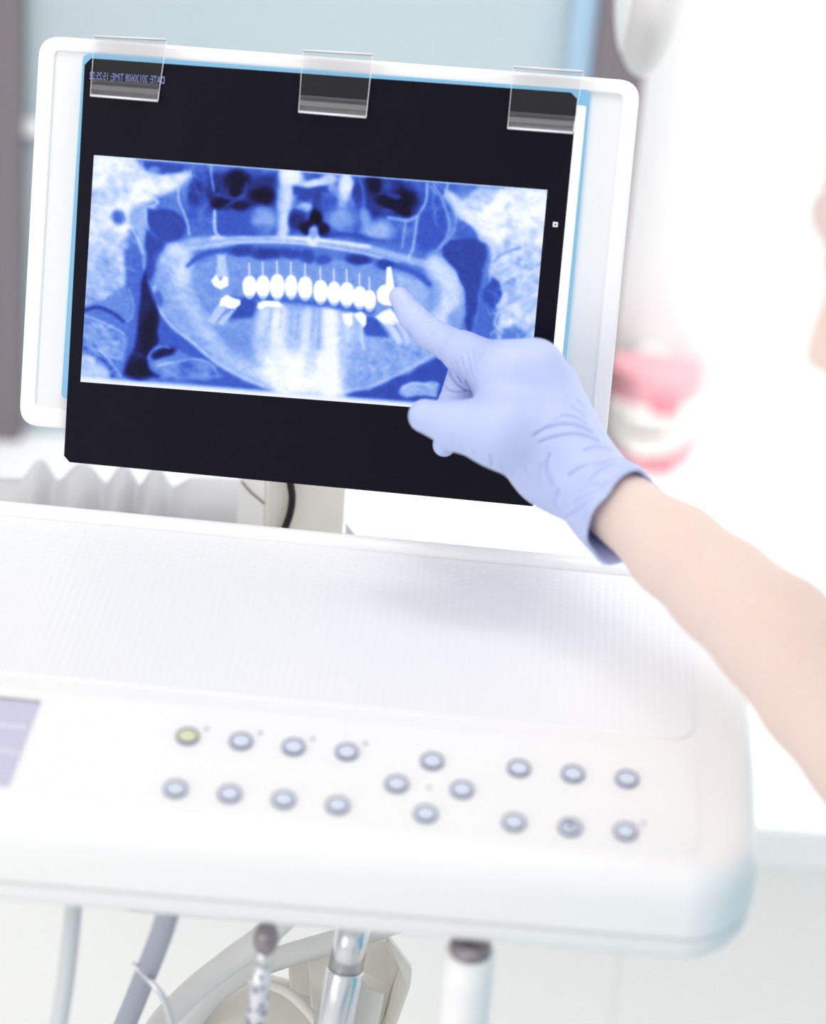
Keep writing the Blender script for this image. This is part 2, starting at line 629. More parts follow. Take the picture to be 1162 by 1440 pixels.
# tray mat: fine raised ribs
mm = mat('ribbed_silicone_mat', (0.885, 0.885, 0.905), 0.3, 0.5)
nt = mm.node_tree
tc = nt.nodes.new('ShaderNodeTexCoord')
wv = nt.nodes.new('ShaderNodeTexWave')
wv.bands_direction = 'X'
wv.inputs['Scale'].default_value = 78
wv.inputs['Distortion'].default_value = 0.3
wv2 = nt.nodes.new('ShaderNodeTexWave')
wv2.bands_direction = 'Y'
wv2.inputs['Scale'].default_value = 150
mlt = nt.nodes.new('ShaderNodeMath')
mlt.operation = 'MULTIPLY'
bp = nt.nodes.new('ShaderNodeBump')
bp.inputs['Strength'].default_value = 0.2
bp.inputs['Distance'].default_value = 0.0012
mpn = nt.nodes.new('ShaderNodeMapping')
mpn.inputs['Rotation'].default_value = (0, 0, PSI)
nt.links.new(tc.outputs['Object'], mpn.inputs['Vector'])
nt.links.new(mpn.outputs[0], wv.inputs['Vector'])
nt.links.new(mpn.outputs[0], wv2.inputs['Vector'])
nt.links.new(wv.outputs['Fac'], mlt.inputs[0])
nt.links.new(wv2.outputs['Fac'], mlt.inputs[1])
nt.links.new(mlt.outputs[0], bp.inputs['Height'])
nt.links.new(bp.outputs['Normal'], nt.nodes['Principled BSDF'].inputs['Normal'])
mu1 = tray_pl.at(972, 925) @ CU
ring = rrect(u_left + 0.04, mu1, v_crease + 0.004, v_back - 0.018, 0.012)
bevel(obj('tray_mat', *slab([cw(a, b, TRAY_Z + 0.0012) for a, b in ring], Z, 0.0016), mm, con, smooth=False), 0.0005, 2)

# membrane panel carrying the buttons
pu1 = panel_pl.at(982, 1130) @ CU


def on_panel(u, v, lift):
    return cw(u, v, ztop(v)) + PN * lift


ring = rrect(u_left + 0.02, pu1, v_front + 0.0185, v_crease - 0.006, 0.006)
bevel(obj('control_panel', *slab([on_panel(a, b + bow(a, b), 0.0006) for a, b in ring], PN, 0.001), MT['panel'], con, smooth=False), 0.0003, 2)


def disc(c, n, r, prof, seg=28, ax=None):
    """lathe about n at c: prof = [(radius factor, height)]"""
    n = np.array(n) / np.linalg.norm(n)
    a = CU - n * (CU @ n)
    a /= np.linalg.norm(a)
    b = np.cross(n, a)
    V, Fc = [], []
    for rr, h in prof:
        for k in range(seg):
            w = 2 * PI * k / seg
            V.append(c + (a * math.cos(w) + b * math.sin(w)) * r * rr + n * h)
    for i in range(len(prof) - 1):
        for k in range(seg):
            l = (k + 1) % seg
            Fc.append((i * seg + k, i * seg + l, (i + 1) * seg + l, (i + 1) * seg + k))
    Fc.append(tuple((len(prof) - 1) * seg + k for k in range(seg)))
    Fc.append(tuple(range(seg - 1, -1, -1)))
    return V, Fc


BT = [(264, 1036), (339, 1043), (413, 1051), (488, 1058), (247, 1110), (323, 1117), (399, 1125), (475, 1133),
      (608, 1071), (558, 1103), (650, 1111), (599, 1145), (730, 1081), (806, 1089), (882, 1096), (723, 1157), (802, 1164), (880, 1170)]
for i, (px, py) in enumerate(BT):
    c = panel_pl.at(px, py, 0.0012)
    b = obj('button', *disc(c, PN, 0.0046, [(1.0, -0.0008), (1.0, 0.0006), (0.94, 0.0009), (0.6, 0.0011), (0.2, 0.0012)]),
            MT['button_green' if i == 0 else 'button'], con, label='pale green lit button' if i == 0 else None)
    obj('rim', *disc(c, PN, 0.0054, [(1.0, -0.0010), (1.0, 0.0008), (0.97, 0.0013), (0.89, 0.0013), (0.86, 0.0)]), MT['rim'], b)
    if i == 16:                                                  # the one button with a mark on it
        obj('symbol', *merge(disc(c + PN * 0.0010 - CU * 0.0012 + CV * 0.001, PN, 0.0014, [(1, 0), (0.9, 0.0007)], 12),
                             box_mesh(c + PN * 0.0013 + CU * 0.0010, CU, np.cross(PN, CU), PN, 0.0006, 0.0022, 0.0003)), MT['rim'], b)
for px, py in ((291, 1025), (366, 1031), (440, 1039), (514, 1046), (604, 1108), (905, 1158)):
    obj('indicator_light', *disc(panel_pl.at(px, py, 0.0006), PN, 0.0011, [(1, -0.0003), (0.9, 0.0004)], 14), MT['mark'], con)
# display: a lilac grey screen with paler bands, running out of the frame
q = [panel_pl.at(x, y) for x, y in ((56, 991), (12, 1108))]
du1, dv1 = q[0] @ CU, q[0] @ CV
dv0 = q[1] @ CV
du1b = q[1] @ CU
u0 = du1 - 0.055
dq = [(u0, dv0), (du1b, dv0), (du1, dv1), (u0, dv1)]
ds = obj('display_screen', *slab([on_panel(a, b, 0.0011) for a, b in dq], PN, 0.0014), MT['lcd'], con, smooth=False)
for f0, f1 in ((0.36, 0.42), (0.66, 0.72)):
    va, vb = dv0 + (dv1 - dv0) * f0, dv0 + (dv1 - dv0) * f1
    ua, ub = (du1b + (du1 - du1b) * f - 0.001 for f in (f0, f1))
    obj('display_band', *slab([on_panel(a, b, 0.0013) for a, b in ((u0 + 0.001, va), (ua, va), (ub, vb), (u0 + 0.001, vb))], PN, 0.0002), MT['lcd_band'], ds, smooth=False)
obj('display_edge', *slab([on_panel(a, b, 0.0016) for a, b in ((u0, dv1), (du1, dv1), (du1, dv1 + 0.0012), (u0, dv1 + 0.0012))], PN, 0.002), MT['lcd_edge'], ds, smooth=False)
# white handpiece holder hanging below, with its dark collar
h0 = P(663, 1319, 1.205)
h0[2] = min(h0[2], ztop(h0 @ CV) - 0.0515)
hd = obj('handpiece_holder', *tube([h0 - Z * 0.004, h0 - Z * 0.02, h0 - Z * 0.075, h0 - Z * 0.10], [0.0115, 0.012, 0.012, 0.018], 24), MT['plastic'], con)
obj('collar', *tube([h0, h0 - Z * 0.0039], 0.0095, 24), MT['steel_dark'], hd)
# bracket that carries the console from behind
obj('support_arm', *abox((-0.20, v_back - 0.12, TRAY_Z - 0.095), (-0.13, 1.33, TRAY_Z - 0.0605)), MT['plastic_low'], con, smooth=False)

# ================================================================== THE X-RAY VIEWER
fx = RT * 0.2348 + UP * -0.0185 - BK * -0.010
fx /= np.linalg.norm(fx)
fy = RT * 0.0125 + UP * 0.1625 - BK * -0.031
fy -= fx * (fx @ fy)
fy /= np.linalg.norm(fy)
FN = np.cross(fx, fy)                                    # faces the camera
fo = P(440, 400, 1.372)
film_pl = Plane(fo, FN)
BACK = 0.004                                            # viewer surface behind the film
frame_q = [(55, 50), (902, 115), (848, 668), (26, 598)]


def prim(quad, lift, r, seg=8):
    """rounded outline between four pixel corners, on the viewer plane"""
    C = [film_pl.at(x, y, lift) for x, y in quad]
    out = []
    for i in range(4):
        p, a, b = C[i], C[i - 1], C[(i + 1) % 4]
        da, db = (a - p) / np.linalg.norm(a - p), (b - p) / np.linalg.norm(b - p)
        if r == 0:
            out.append(p)
            continue
        for t in np.linspace(0, 1, seg):
            s, e = p + da * r, p + db * r
            out.append((1 - t) ** 2 * s + 2 * t * (1 - t) * p + t * t * e)
    return out[::-1]


def inset(quad, d):
    (ax, ay), (bx, by), (cx, cy), (dx, dy) = quad
    return [(ax + d, ay + d), (bx - d, by + d), (cx - d, cy - d), (dx + d, dy - d)]


base_pt = P(430, 740, 1.52)
vw = thing('x_ray_viewer', (base_pt[0], base_pt[1], 0.60), 'white backlit panel viewer on a cream post behind the console', 'x-ray viewer')
outer = prim(frame_q, -BACK, 0.011)
iq = [(78, 72), (876, 134), (826, 640), (50, 572)]
inner = prim(iq, -BACK, 0.003)
bevel(obj('frame', *slab(outer, FN, 0.018, inner), MT['frame'], vw, smooth=False), 0.0016, 3)
mid = prim(inset(iq, -4), -BACK - 0.0016, 0.004)
obj('backing_panel', *slab(mid, FN, 0.010), MT['frame_in'], vw, smooth=False)
sq = [(117, 76), (831, 127), (786, 622), (86, 560)]          # lit area
so = prim(sq, -BACK + 0.0006, 0.003)
si_q = [(126, 92), (825, 149), (781, 606), (102, 548)]
si = prim(si_q, -BACK + 0.0006, 0.0015)
obj('screen_edge', *slab(so, FN, 0.002, si), MT['screen_edge'], vw, smooth=False, label='glowing cyan edge of the screen')
obj('screen', *slab(prim(inset(si_q, -1), -BACK + 0.0003, 0.0015), FN, 0.0016), MT['screen'], vw, smooth=False)
# the post
al = math.radians(24)
pfn = np.array([math.sin(al), -math.cos(al), 0])
pax = np.array([math.cos(al), math.sin(al), 0])
pl_post = Plane(P(430, 720, 1.462), pfn)
e0, e1 = pl_post.at(375, 700), pl_post.at(486, 712)
w = (e1 - e0) @ pax
pc0 = (e0 + e1) / 2 - pfn * (0.022)
pz0, pz1 = 0.705, 1.12
pcz = np.array([pc0[0], pc0[1], (pz0 + pz1) / 2])
post = bevel(obj('stand_post', *box_mesh(pcz, pax, -pfn, Z, w / 2, 0.0218, (pz1 - pz0) / 2), MT['post'], vw, smooth=False), 0.0015)
sd = pcz - pax * (w / 2 + 0.0006)
obj('side_cover', *box_mesh(sd, pax, -pfn, Z, 0.0005, 0.0205, (pz1 - pz0) / 2 - 0.002), MT['post_side'], post, smooth=False)
lat = Plane(sd - pax * 0.0012, pax)
obj('latch_wire', *tube(spline([lat.at(340, 678), lat.at(352, 692), lat.at(371, 708)]), 0.0006, 8), MT['steel_dark'], post)
obj('power_cable', *tube(spline([pl_post.at(x, y, 0.004) for x, y in ((404, 655), (409, 683), (411, 700), (408, 722), (399, 748), (392, 765))]), 0.0021, 12), MT['cable'], vw)
br = Plane(P(490, 742, 1.455), BK)
obj('bracket', *slab([br.at(486, 735), br.at(486, 760), br.at(507, 760), br.at(503, 757)][::-1], BK, 0.012), MT['frame_in'], vw, smooth=False)
mz = np.array([film_pl.at(440, 560)[0], 0, 0])
obj('mount_block', *box_mesh(film_pl.at(440, 470, -BACK - 0.034), fx, fy, FN, 0.05, 0.05, 0.0155), MT['frame_in'], vw, smooth=False)

# ------------------------------------------------------------------ the film and its picture
film_c = film_pl.at(440, 650)
film = thing('radiograph_film', film_c, 'black film with a blue panoramic tooth x-ray clipped on the lit viewer', 'x-ray film')
FQ = [(128, 82), (803, 130), (812, 139), (758, 702), (749, 712), (98, 650), (90, 641), (119, 91)]
XQ = [(132, 218), (770, 267), (741, 585), (113, 537)]
XL = [film_pl.at(x, y) for x, y in XQ]
hole = [XL[0], XL[1], XL[1], XL[2], XL[2], XL[3], XL[3], XL[0]]
fo_ = [film_pl.at(x, y) for x, y in FQ]
V_, F_ = slab(fo_[::-1], FN, 0.0004, hole[::-1])
fb = obj('film_border', V_, F_, MT['film'], film, smooth=False)
bm = bmesh.new()
bm.from_mesh(fb.data)
bmesh.ops.remove_doubles(bm, verts=bm.verts, dist=1e-6)
bmesh.ops.dissolve_degenerate(bm, dist=1e-7, edges=bm.edges)
bm.to_mesh(fb.data)
bm.free()

NX, NY = 640, 320
uu, vv = np.meshgrid(np.linspace(0, 1, NX), np.linspace(0, 1, NY))
uu, vv = uu.ravel()[:, None], vv.ravel()[:, None]
XP = (XL[0] * (1 - uu) + XL[1] * uu) * (1 - vv) + (XL[3] * (1 - uu) + XL[2] * uu) * vv
x_, y_ = project(XP)                                     # the film's own coordinates, in the photograph's scale


def value_noise(x, y, cell, seed):
    r = np.random.default_rng(seed)
    g = r.random((256, 256))
    xi, yi = x / cell, y / cell
    x0, y0 = np.floor(xi).astype(int), np.floor(yi).astype(int)
    fx_, fy_ = xi - x0, yi - y0
    fx_, fy_ = fx_ * fx_ * (3 - 2 * fx_), fy_ * fy_ * (3 - 2 * fy_)
    G = lambda a, b: g[a % 256, b % 256]
    return (G(x0, y0) * (1 - fx_) + G(x0 + 1, y0) * fx_) * (1 - fy_) + (G(x0, y0 + 1) * (1 - fx_) + G(x0 + 1, y0 + 1) * fx_) * fy_


wx = x_ + 3.0 * (value_noise(x_, y_, 18, 1) - 0.5) * 2
wy = y_ + 3.0 * (value_noise(x_, y_, 18, 2) - 0.5) * 2
D = np.full(x_.shape, 0.45)


def _mix(m, val, a=1.0):
    global D
    D = D * (1 - m * a) + val * m * a


def _ss(t):
    t = np.clip(t, 0, 1)
    return t * t * (3 - 2 * t)


def fill(pts, val, soft=4.0, a=1.0, warp=True):
    X0, Y0 = (wx, wy) if warp else (x_, y_)
    ins = np.zeros(X0.shape, bool)
    n = len(pts)
    for i in range(n):
        (ax, ay), (bx, by) = pts[i], pts[(i + 1) % n]
        if ay == by:
            continue
        c = ((ay > Y0) != (by > Y0)) & (X0 < (bx - ax) * (Y0 - ay) / (by - ay) + ax)
        ins ^= c
    d = seg_dist(X0, Y0, list(pts) + [pts[0]])
    sd_ = np.where(ins, d, -d)
    _mix(_ss(0.5 + sd_ / (2 * soft)), val, a)


def blob(cx, cy, rx, ry, val, soft=0.4, a=1.0, rot=0.0, warp=True):
    X0, Y0 = (wx, wy) if warp else (x_, y_)
    dx, dy = X0 - cx, Y0 - cy
    c, s = math.cos(rot), math.sin(rot)
    r = np.hypot((dx * c + dy * s) / rx, (-dx * s + dy * c) / ry)
    _mix(_ss((1 + soft / 2 - r) / soft), val, a)


def line(pts, w, val, a=1.0, soft=None, curve=True):
    if curve and len(pts) > 2:
        pts = [tuple(p) for p in spline([(*p, 0) for p in pts], 5)]
        pts = [(p[0], p[1]) for p in pts]
    d = seg_dist(x_, y_, pts)
    soft = soft or max(1.0, w * 0.6)
    _mix(_ss((w / 2 + soft / 2 - d) / soft), val, a)


def noise_in(pts, amp, cell, soft=12, seed=5, stretch=(1, 1), rot=0.0):
    global D
    ins = np.zeros(x_.shape, bool)
    n = len(pts)
    for i in range(n):
        (ax, ay), (bx, by) = pts[i], pts[(i + 1) % n]
        if ay != by:
            ins ^= ((ay > y_) != (by > y_)) & (x_ < (bx - ax) * (y_ - ay) / (by - ay) + ax)
    d = seg_dist(x_, y_, list(pts) + [pts[0]])
    m = _ss(0.5 + np.where(ins, d, -d) / (2 * soft))
    c, s = math.cos(rot), math.sin(rot)
    xr, yr = (x_ * c + y_ * s) / stretch[0], (-x_ * s + y_ * c) / stretch[1]
    nz = 0.55 * value_noise(xr, yr, cell, seed) + 0.3 * value_noise(xr, yr, cell / 2.1, seed + 1) + 0.15 * value_noise(xr, yr, cell / 4.3, seed + 2)
    rid = 1 - np.abs(2 * value_noise(xr + 7, yr, cell * 0.8, seed + 3) - 1) * 2
    D = D + m * amp * 0.62 * ((nz - 0.5) * 1.6 + 0.35 * np.clip(rid, -0.5, 1))


def soften(sig):
    global D
    _g = D.reshape(NY, NX)
    for _ax in (0, 1):
        _p = np.pad(_g, [(3, 3) if k == _ax else (0, 0) for k in (0, 1)], mode='edge')
        _w = np.exp(-0.5 * (np.arange(-3, 4) / sig) ** 2)
        _w /= _w.sum()
        _g = sum(_w[k] * np.take(_p, np.arange(k, k + _g.shape[_ax]), axis=_ax) for k in range(7))
    D = _g.ravel()


# --- upper background of the face
fill([(262, 228), (640, 256), (640, 345), (262, 335)], 0.40, 8)
noise_in([(262, 228), (640, 256), (640, 345), (262, 335)], 0.16, 22, seed=20)
# far left bone mass
fill([(120, 210), (182, 214), (200, 236), (214, 246), (240, 244), (266, 240), (270, 248), (254, 262), (238, 270), (222, 275), (206, 284), (190, 292), (186, 320), (175, 336), (160, 340), (150, 345), (120, 345)], 0.84, 6)
fill([(115, 335), (160, 320), (178, 345), (176, 400), (165, 420), (110, 430)], 0.72, 7)
noise_in([(120, 215), (262, 240), (200, 300), (180, 400), (110, 430)], 0.30, 13, 10, 30, (1.5, 0.9), 0.5)
fill([(200, 226), (262, 231), (256, 242), (228, 247), (206, 240)], 0.33, 4)
line([(200, 226), (203, 240), (220, 248)], 1.6, 0.7, 0.7)
blob(219, 240, 8, 4, 0.62, 1.0, 0.6)
blob(167, 305, 10, 11, 0.40, 0.9)
blob(152, 268, 13, 6, 0.66, 1.0, 0.6, 2.4)
blob(180, 248, 20, 7, 0.70, 1.0, 0.7)
# condyle and coronoid space
fill([(205, 294), (228, 292), (246, 295), (258, 306), (264, 318), (258, 334), (244, 345), (225, 338), (210, 322)], 0.31, 3)
fill([(186, 292), (198, 288), (206, 296), (206, 318), (204, 345), (206, 380), (200, 376), (192, 330), (182, 312), (180, 300)], 0.62, 3)
line([(186, 295), (181, 305), (184, 318), (193, 335), (200, 352), (203, 380)], 2.0, 0.80, 0.8)
line([(204, 292), (206, 302), (205, 314)], 2.0, 0.8, 0.8)
line([(186, 293), (196, 287), (206, 290), (218, 292)], 2.0, 0.8, 0.8)
line([(206, 276), (216, 279), (222, 285), (212, 291)], 3.0, 0.82, 0.8)
line([(252, 250), (251, 280), (258, 298), (264, 315), (266, 330)], 2.2, 0.78, 0.9)
line([(268, 240), (269, 252), (262, 262)], 2.2, 0.72, 0.8)
line([(226, 276), (240, 268), (252, 260)], 1.6, 0.72, 0.8)
# blue channels behind the jaw
fill([(203, 322), (214, 330), (232, 342), (226, 358), (222, 374), (218, 398), (206, 390), (203, 350)], 0.31, 4)
fill([(176, 352), (190, 350), (200, 362), (202, 400), (199, 440), (192, 480), (176, 530), (166, 532), (176, 480), (184, 440), (180, 400)], 0.42, 4)
fill([(205, 377), (210, 396), (214, 415), (222, 439), (224, 480), (209, 495), (206, 513), (224, 531), (174, 526), (193, 473), (199, 427), (201, 396)], 0.15, 3.2)
blob(209, 468, 9, 34, 0.05, 1.0, 0.9, 0.15)
blob(196, 520, 16, 14, 0.05, 0.9, 0.9)
line([(118, 486), (150, 490), (190, 497), (206, 503)], 1.6, 0.34, 0.5)
# neck bones
fill([(116, 372), (150, 366), (168, 376), (178, 392), (176, 404), (160, 410), (140, 424), (112, 432)], 0.66, 4)
noise_in([(116, 372), (165, 374), (178, 400), (140, 424), (112, 432)], 0.28, 11, 6, 40, (1.6, 0.8), 0.2)
fill([(148, 418), (166, 404), (180, 406), (188, 428), (184, 450), (174, 451), (160, 436), (140, 432), (118, 434)], 0.50, 2.5)
line([(181, 406), (188, 430), (184, 449), (174, 451)], 1.8, 0.64, 0.8)
line([(172, 402), (158, 410), (144, 422)], 3, 0.74, 0.7)
line([(119, 436), (138, 432), (158, 440), (174, 452)], 4.5, 0.24, 0.9)
fill([(114, 446), (140, 452), (170, 464), (178, 472), (174, 508), (150, 500), (112, 488)], 0.53, 3)
line([(118, 443), (142, 452), (166, 464), (174, 470)], 2.0, 0.76, 0.9)
line([(146, 470), (142, 455)], 1.6, 0.70, 0.8)
line([(140, 474), (150, 462), (160, 458)], 1.6, 0.66, 0.8)
line([(175, 472), (172, 505)], 2, 0.66, 0.6)
line([(116, 489), (134, 491), (148, 508), (158, 528)], 6, 0.34, 0.9)
line([(122, 486), (142, 495), (160, 514), (170, 530)], 2.0, 0.68, 0.9)
fill([(110, 500), (134, 504), (152, 526), (152, 540), (108, 540)], 0.70, 4)
noise_in([(112, 440), (175, 470), (170, 530), (108, 540)], 0.24, 9, 5, 50, (1.5, 0.8), 0.4)
# lower left: soft tissue and hyoid
fill([(224, 445), (240, 462), (268, 482), (300, 508), (330, 528), (380, 548), (380, 558), (228, 530), (214, 505), (226, 480)], 0.38, 3)
fill([(206, 500), (216, 488), (232, 486), (250, 494), (278, 505), (306, 512), (314, 530), (290, 534), (228, 532), (210, 518)], 0.47, 3)
blob(230, 496, 17, 7, 0.13, 0.6, 1, -0.15)
line([(222, 514), (250, 508), (276, 505), (298, 513), (306, 528)], 2.2, 0.68, 0.8)
line([(208, 505), (212, 494), (224, 488), (240, 490)], 1.6, 0.60, 0.8)
noise_in([(215, 500), (310, 508), (310, 534), (220, 534)], 0.22, 12, 5, 60, (2, 0.8), 0.1)
# --- mouth cavity
fill([(268, 372), (330, 352), (560, 372), (604, 400), (604, 440), (560, 472), (350, 452), (300, 446), (272, 405)], 0.54, 6)
fill([(318, 420), (352, 415), (365, 428), (358, 450), (316, 448)], 0.34, 5)
# --- mandible
MAND = [(222, 366), (238, 347), (262, 337), (285, 337), (271, 360), (267, 378), (272, 400), (282, 424), (300, 446), (330, 449), (360, 449), (366, 430),
        (510, 441), (516, 468), (545, 474), (562, 468), (585, 452), (602, 436), (606, 410), (602, 386), (596, 366), (622, 362), (644, 384), (656, 412),
        (657, 446), (642, 480), (602, 505), (562, 527), (522, 545), (478, 554), (430, 556), (386, 548), (352, 536), (318, 518), (290, 499), (262, 476), (238, 458), (221, 432), (216, 402)]
fill(MAND, 0.585, 6)
noise_in(MAND, 0.10, 7, 5, 70)
line([(232, 366), (248, 380), (258, 412), (276, 446), (310, 490), (350, 522), (410, 545)], 18, 0.76, 0.7, 26)
line([(245, 352), (258, 362), (258, 390)], 20, 0.84, 0.8, 14)
line([(217, 405), (224, 434), (242, 459), (268, 479), (298, 505), (334, 527), (370, 543)], 4, 0.80, 0.7)
blob(222, 420, 7, 12, 0.36, 0.8, 0.8)
fill([(300, 455), (352, 455), (354, 505), (320, 496)], 0.52, 14, 0.8)
line([(612, 372), (632, 396), (632, 430), (618, 452)], 26, 0.84, 0.8, 18)
blob(640, 448, 10, 14, 0.56, 1.0, 0.8)
line([(480, 552), (522, 543), (562, 525), (602, 503), (640, 478)], 5, 0.74, 0.6)
noise_in([(510, 470), (600, 450), (640, 470), (560, 525), (490, 550)], 0.12, 8, 5, 80)
fill([(478, 556), (522, 548), (562, 530), (602, 508), (645, 484), (690, 470), (690, 590), (470, 570)], 0.33, 3)
# bright chin block
fill([(366, 428), (420, 432), (506, 442), (506, 470), (492, 510), (484, 558), (396, 553), (370, 530), (356, 500), (360, 460)], 0.70, 10, 0.9)
fill([(372, 500), (430, 495), (470, 500), (484, 556), (400, 552), (366, 526)], 1.0, 16, 0.9)
line([(464, 440), (465, 480), (464, 556)], 22, 0.95, 0.9, 14)
line([(392, 440), (390, 480), (400, 545)], 20, 0.90, 0.85, 14)
line([(433, 440), (430, 480), (428, 530)], 12, 0.88, 0.7, 10)
line([(372, 436), (366, 470)], 12, 0.80, 0.7, 8)
for xx, yb in ((381, 462), (396, 462), (411, 470), (419, 474), (440, 478), (450, 490)):
    line([(xx + 1, 436), (xx - 2, yb)], 3.4, 0.55, 0.55, 4)
for xx, y1 in ((480, 486), (488, 490)):
    line([(xx, 446), (xx - 1, y1)], 5, 0.72, 0.5, 5)
blob(440, 505, 8, 26, 0.76, 1.2, 0.7)
# --- right lower hyoid piece
fill([(562, 553), (568, 542), (582, 536), (606, 537), (618, 541), (616, 556), (590, 556), (572, 561)], 0.62, 2.5)
line([(567, 546), (580, 539), (604, 541)], 4, 0.76, 0.8)
noise_in([(562, 553), (570, 540), (616, 540), (600, 558)], 0.14, 8, 4, 90, (2, 0.7))
# --- jaw gap
line([(352, 418), (380, 420), (430, 424), (480, 432), (524, 438)], 9, 0.38, 0.85, 5)
fill([(500, 442), (532, 448), (546, 474), (516, 470)], 0.36, 3)
fill([(556, 386), (590, 394), (602, 410), (600, 440), (566, 470), (556, 430)], 0.64, 6)
# --- palate and floor of the nose
line([(270, 340), (300, 337), (340, 334), (400, 336), (440, 339), (480, 343), (520, 350), (560, 361), (600, 372)], 10, 0.68, 0.9, 6)
line([(300, 334), (340, 333), (400, 334), (460, 339), (520, 347)], 4, 0.96, 0.8)
line([(290, 345), (330, 341), (400, 341), (450, 346), (510, 356), (560, 369)], 3, 0.90, 0.7)
line([(430, 342), (500, 349), (560, 363)], 1.2, 0.62, 0.7)
line([(260, 350), (300, 346), (330, 341)], 6, 0.74, 0.7)
blob(441, 338, 8, 10, 0.95, 1.0, 0.8)
for cx, cy, rx, ry, v in ((340, 353, 18, 7, 0.26), (376, 357, 20, 9, 0.24), (408, 356, 18, 7, 0.30), (432, 362, 10, 9, 0.30), (455, 366, 12, 6, 0.34), (504, 365, 17, 8, 0.22), (544, 372, 16, 6, 0.27)):
    blob(cx, cy, rx, ry, v, 0.9, 0.9)
line([(264, 374), (278, 362), (300, 354), (322, 352)], 6, 0.36, 0.9, 4)
line([(556, 374), (582, 383), (604, 400)], 8, 0.36, 0.9, 4)
line([(270, 392), (290, 372), (320, 366), (340, 378)], 1.8, 0.60, 0.7)
# --- sinuses
fill([(288, 242), (388, 246), (388, 290), (350, 296), (292, 296)], 0.22, 7)
noise_in([(288, 242), (388, 246), (388, 296), (292, 296)], 0.14, 14, 8, 100)
blob(333, 254, 17, 15, 0.04, 1.0)
blob(331, 270, 10, 9, 0.05, 0.6)
blob(370, 274, 17, 13, 0.03, 1.0)
blob(309, 284, 13, 7, 0.07, 0.8)
blob(338, 289, 14, 6, 0.10, 0.8)
blob(276, 270, 12, 20, 0.22, 1.0, 0.8)
line([(303, 272), (315, 277), (328, 279), (344, 274)], 2.0, 0.42, 0.8)
line([(314, 292), (328, 284), (344, 274), (346, 256)], 2.0, 0.38, 0.8)
fill([(304, 298), (390, 294), (392, 332), (306, 334)], 0.36, 5)
blob(372, 310, 16, 17, 0.62, 1.0, 0.85)
blob(356, 320, 22, 6, 0.38, 1.0, 0.6)
line([(297, 226), (297, 246), (301, 268)], 2.4, 0.70, 0.9)
line([(302, 296), (302, 316), (304, 328), (312, 335)], 3.0, 0.86, 0.9)
line([(270, 228), (276, 250)], 3, 0.5, 0.6)
# --- nose
fill([(396, 240), (420, 240), (412, 290), (404, 334), (390, 334), (392, 300)], 0.72, 6)
blob(410, 250, 16, 13, 0.90, 0.8)
line([(404, 262), (402, 300), (398, 332)], 10, 0.80, 0.8, 6)
blob(441, 258, 18, 6, 0.84, 0.9)
blob(462, 254, 12, 7, 0.80, 0.9, 0.8)
blob(444, 246, 6, 5, 0.36, 0.9)
fill([(412, 262), (474, 264), (474, 271), (452, 274), (456, 300), (440, 300), (436, 276), (414, 272)], 0.30, 3)
blob(427, 278, 8, 6, 0.30, 0.8)
blob(428, 292, 9, 5, 0.66, 0.9)
blob(446, 288, 6, 18, 0.28, 0.9)
blob(418, 310, 11, 14, 0.20, 0.9)
blob(430, 318, 8, 9, 0.10, 0.8)
blob(442, 309, 10, 13, 0.02, 0.6)
blob(434, 322, 7, 9, 0.04, 0.7)
blob(455, 324, 10, 10, 0.05, 0.7)
blob(441, 328, 4.5, 11, 0.62, 0.9)
line([(467, 264), (480, 274), (482, 300)], 12, 0.66, 0.7, 8)
blob(487, 262, 10, 16, 0.84, 0.8)
blob(478, 308, 18, 15, 0.60, 0.9, 0.85)
line([(466, 322), (462, 304), (472, 294), (490, 294)], 2.4, 0.42, 0.6)
line([(458, 330), (490, 330), (540, 338)], 6, 0.28, 0.7, 5)
# --- right sinus
fill([(500, 248), (584, 254), (588, 300), (560, 310), (516, 304)], 0.25, 7)
noise_in([(500, 248), (584, 254), (588, 300), (516, 304)], 0.14, 13, 8, 110)
blob(525, 258, 11, 15, 0.06, 1.0)
blob(567, 280, 17, 16, 0.03, 1.0)
blob(548, 286, 22, 9, 0.05, 0.7, 1, 0.35)
blob(566, 296, 11, 7, 0.05, 0.7)
blob(552, 275, 11, 5, 0.27, 0.9, 1, 0.2)
blob(503, 274, 6, 20, 0.24, 1.0, 0.8)
line([(506, 250), (512, 275), (514, 300)], 4, 0.46, 0.7)
blob(514, 304, 9, 10, 0.60, 1.0, 0.8)
blob(532, 324, 22, 12, 0.66, 1.0, 0.85, 0.2)
line([(546, 306), (560, 308), (574, 310), (588, 303)], 4, 0.68, 0.8)
line([(601, 258), (599, 284), (588, 304), (584, 330), (580, 352), (574, 362)], 2.6, 0.74, 0.9)
line([(571, 308), (568, 330), (566, 348)], 2.6, 0.64, 0.9)
fill([(592, 296), (626, 300), (628, 340), (600, 352), (588, 350)], 0.36, 6)
line([(610, 260), (620, 276), (626, 292), (632, 312), (630, 330), (618, 348)], 3, 0.62, 0.85)
line([(642, 300), (640, 320), (628, 340), (608, 358)], 3.5, 0.60, 0.8)
line([(630, 258), (626, 276)], 2.2, 0.76, 0.9)
line([(606, 262), (614, 274)], 2, 0.6, 0.8)
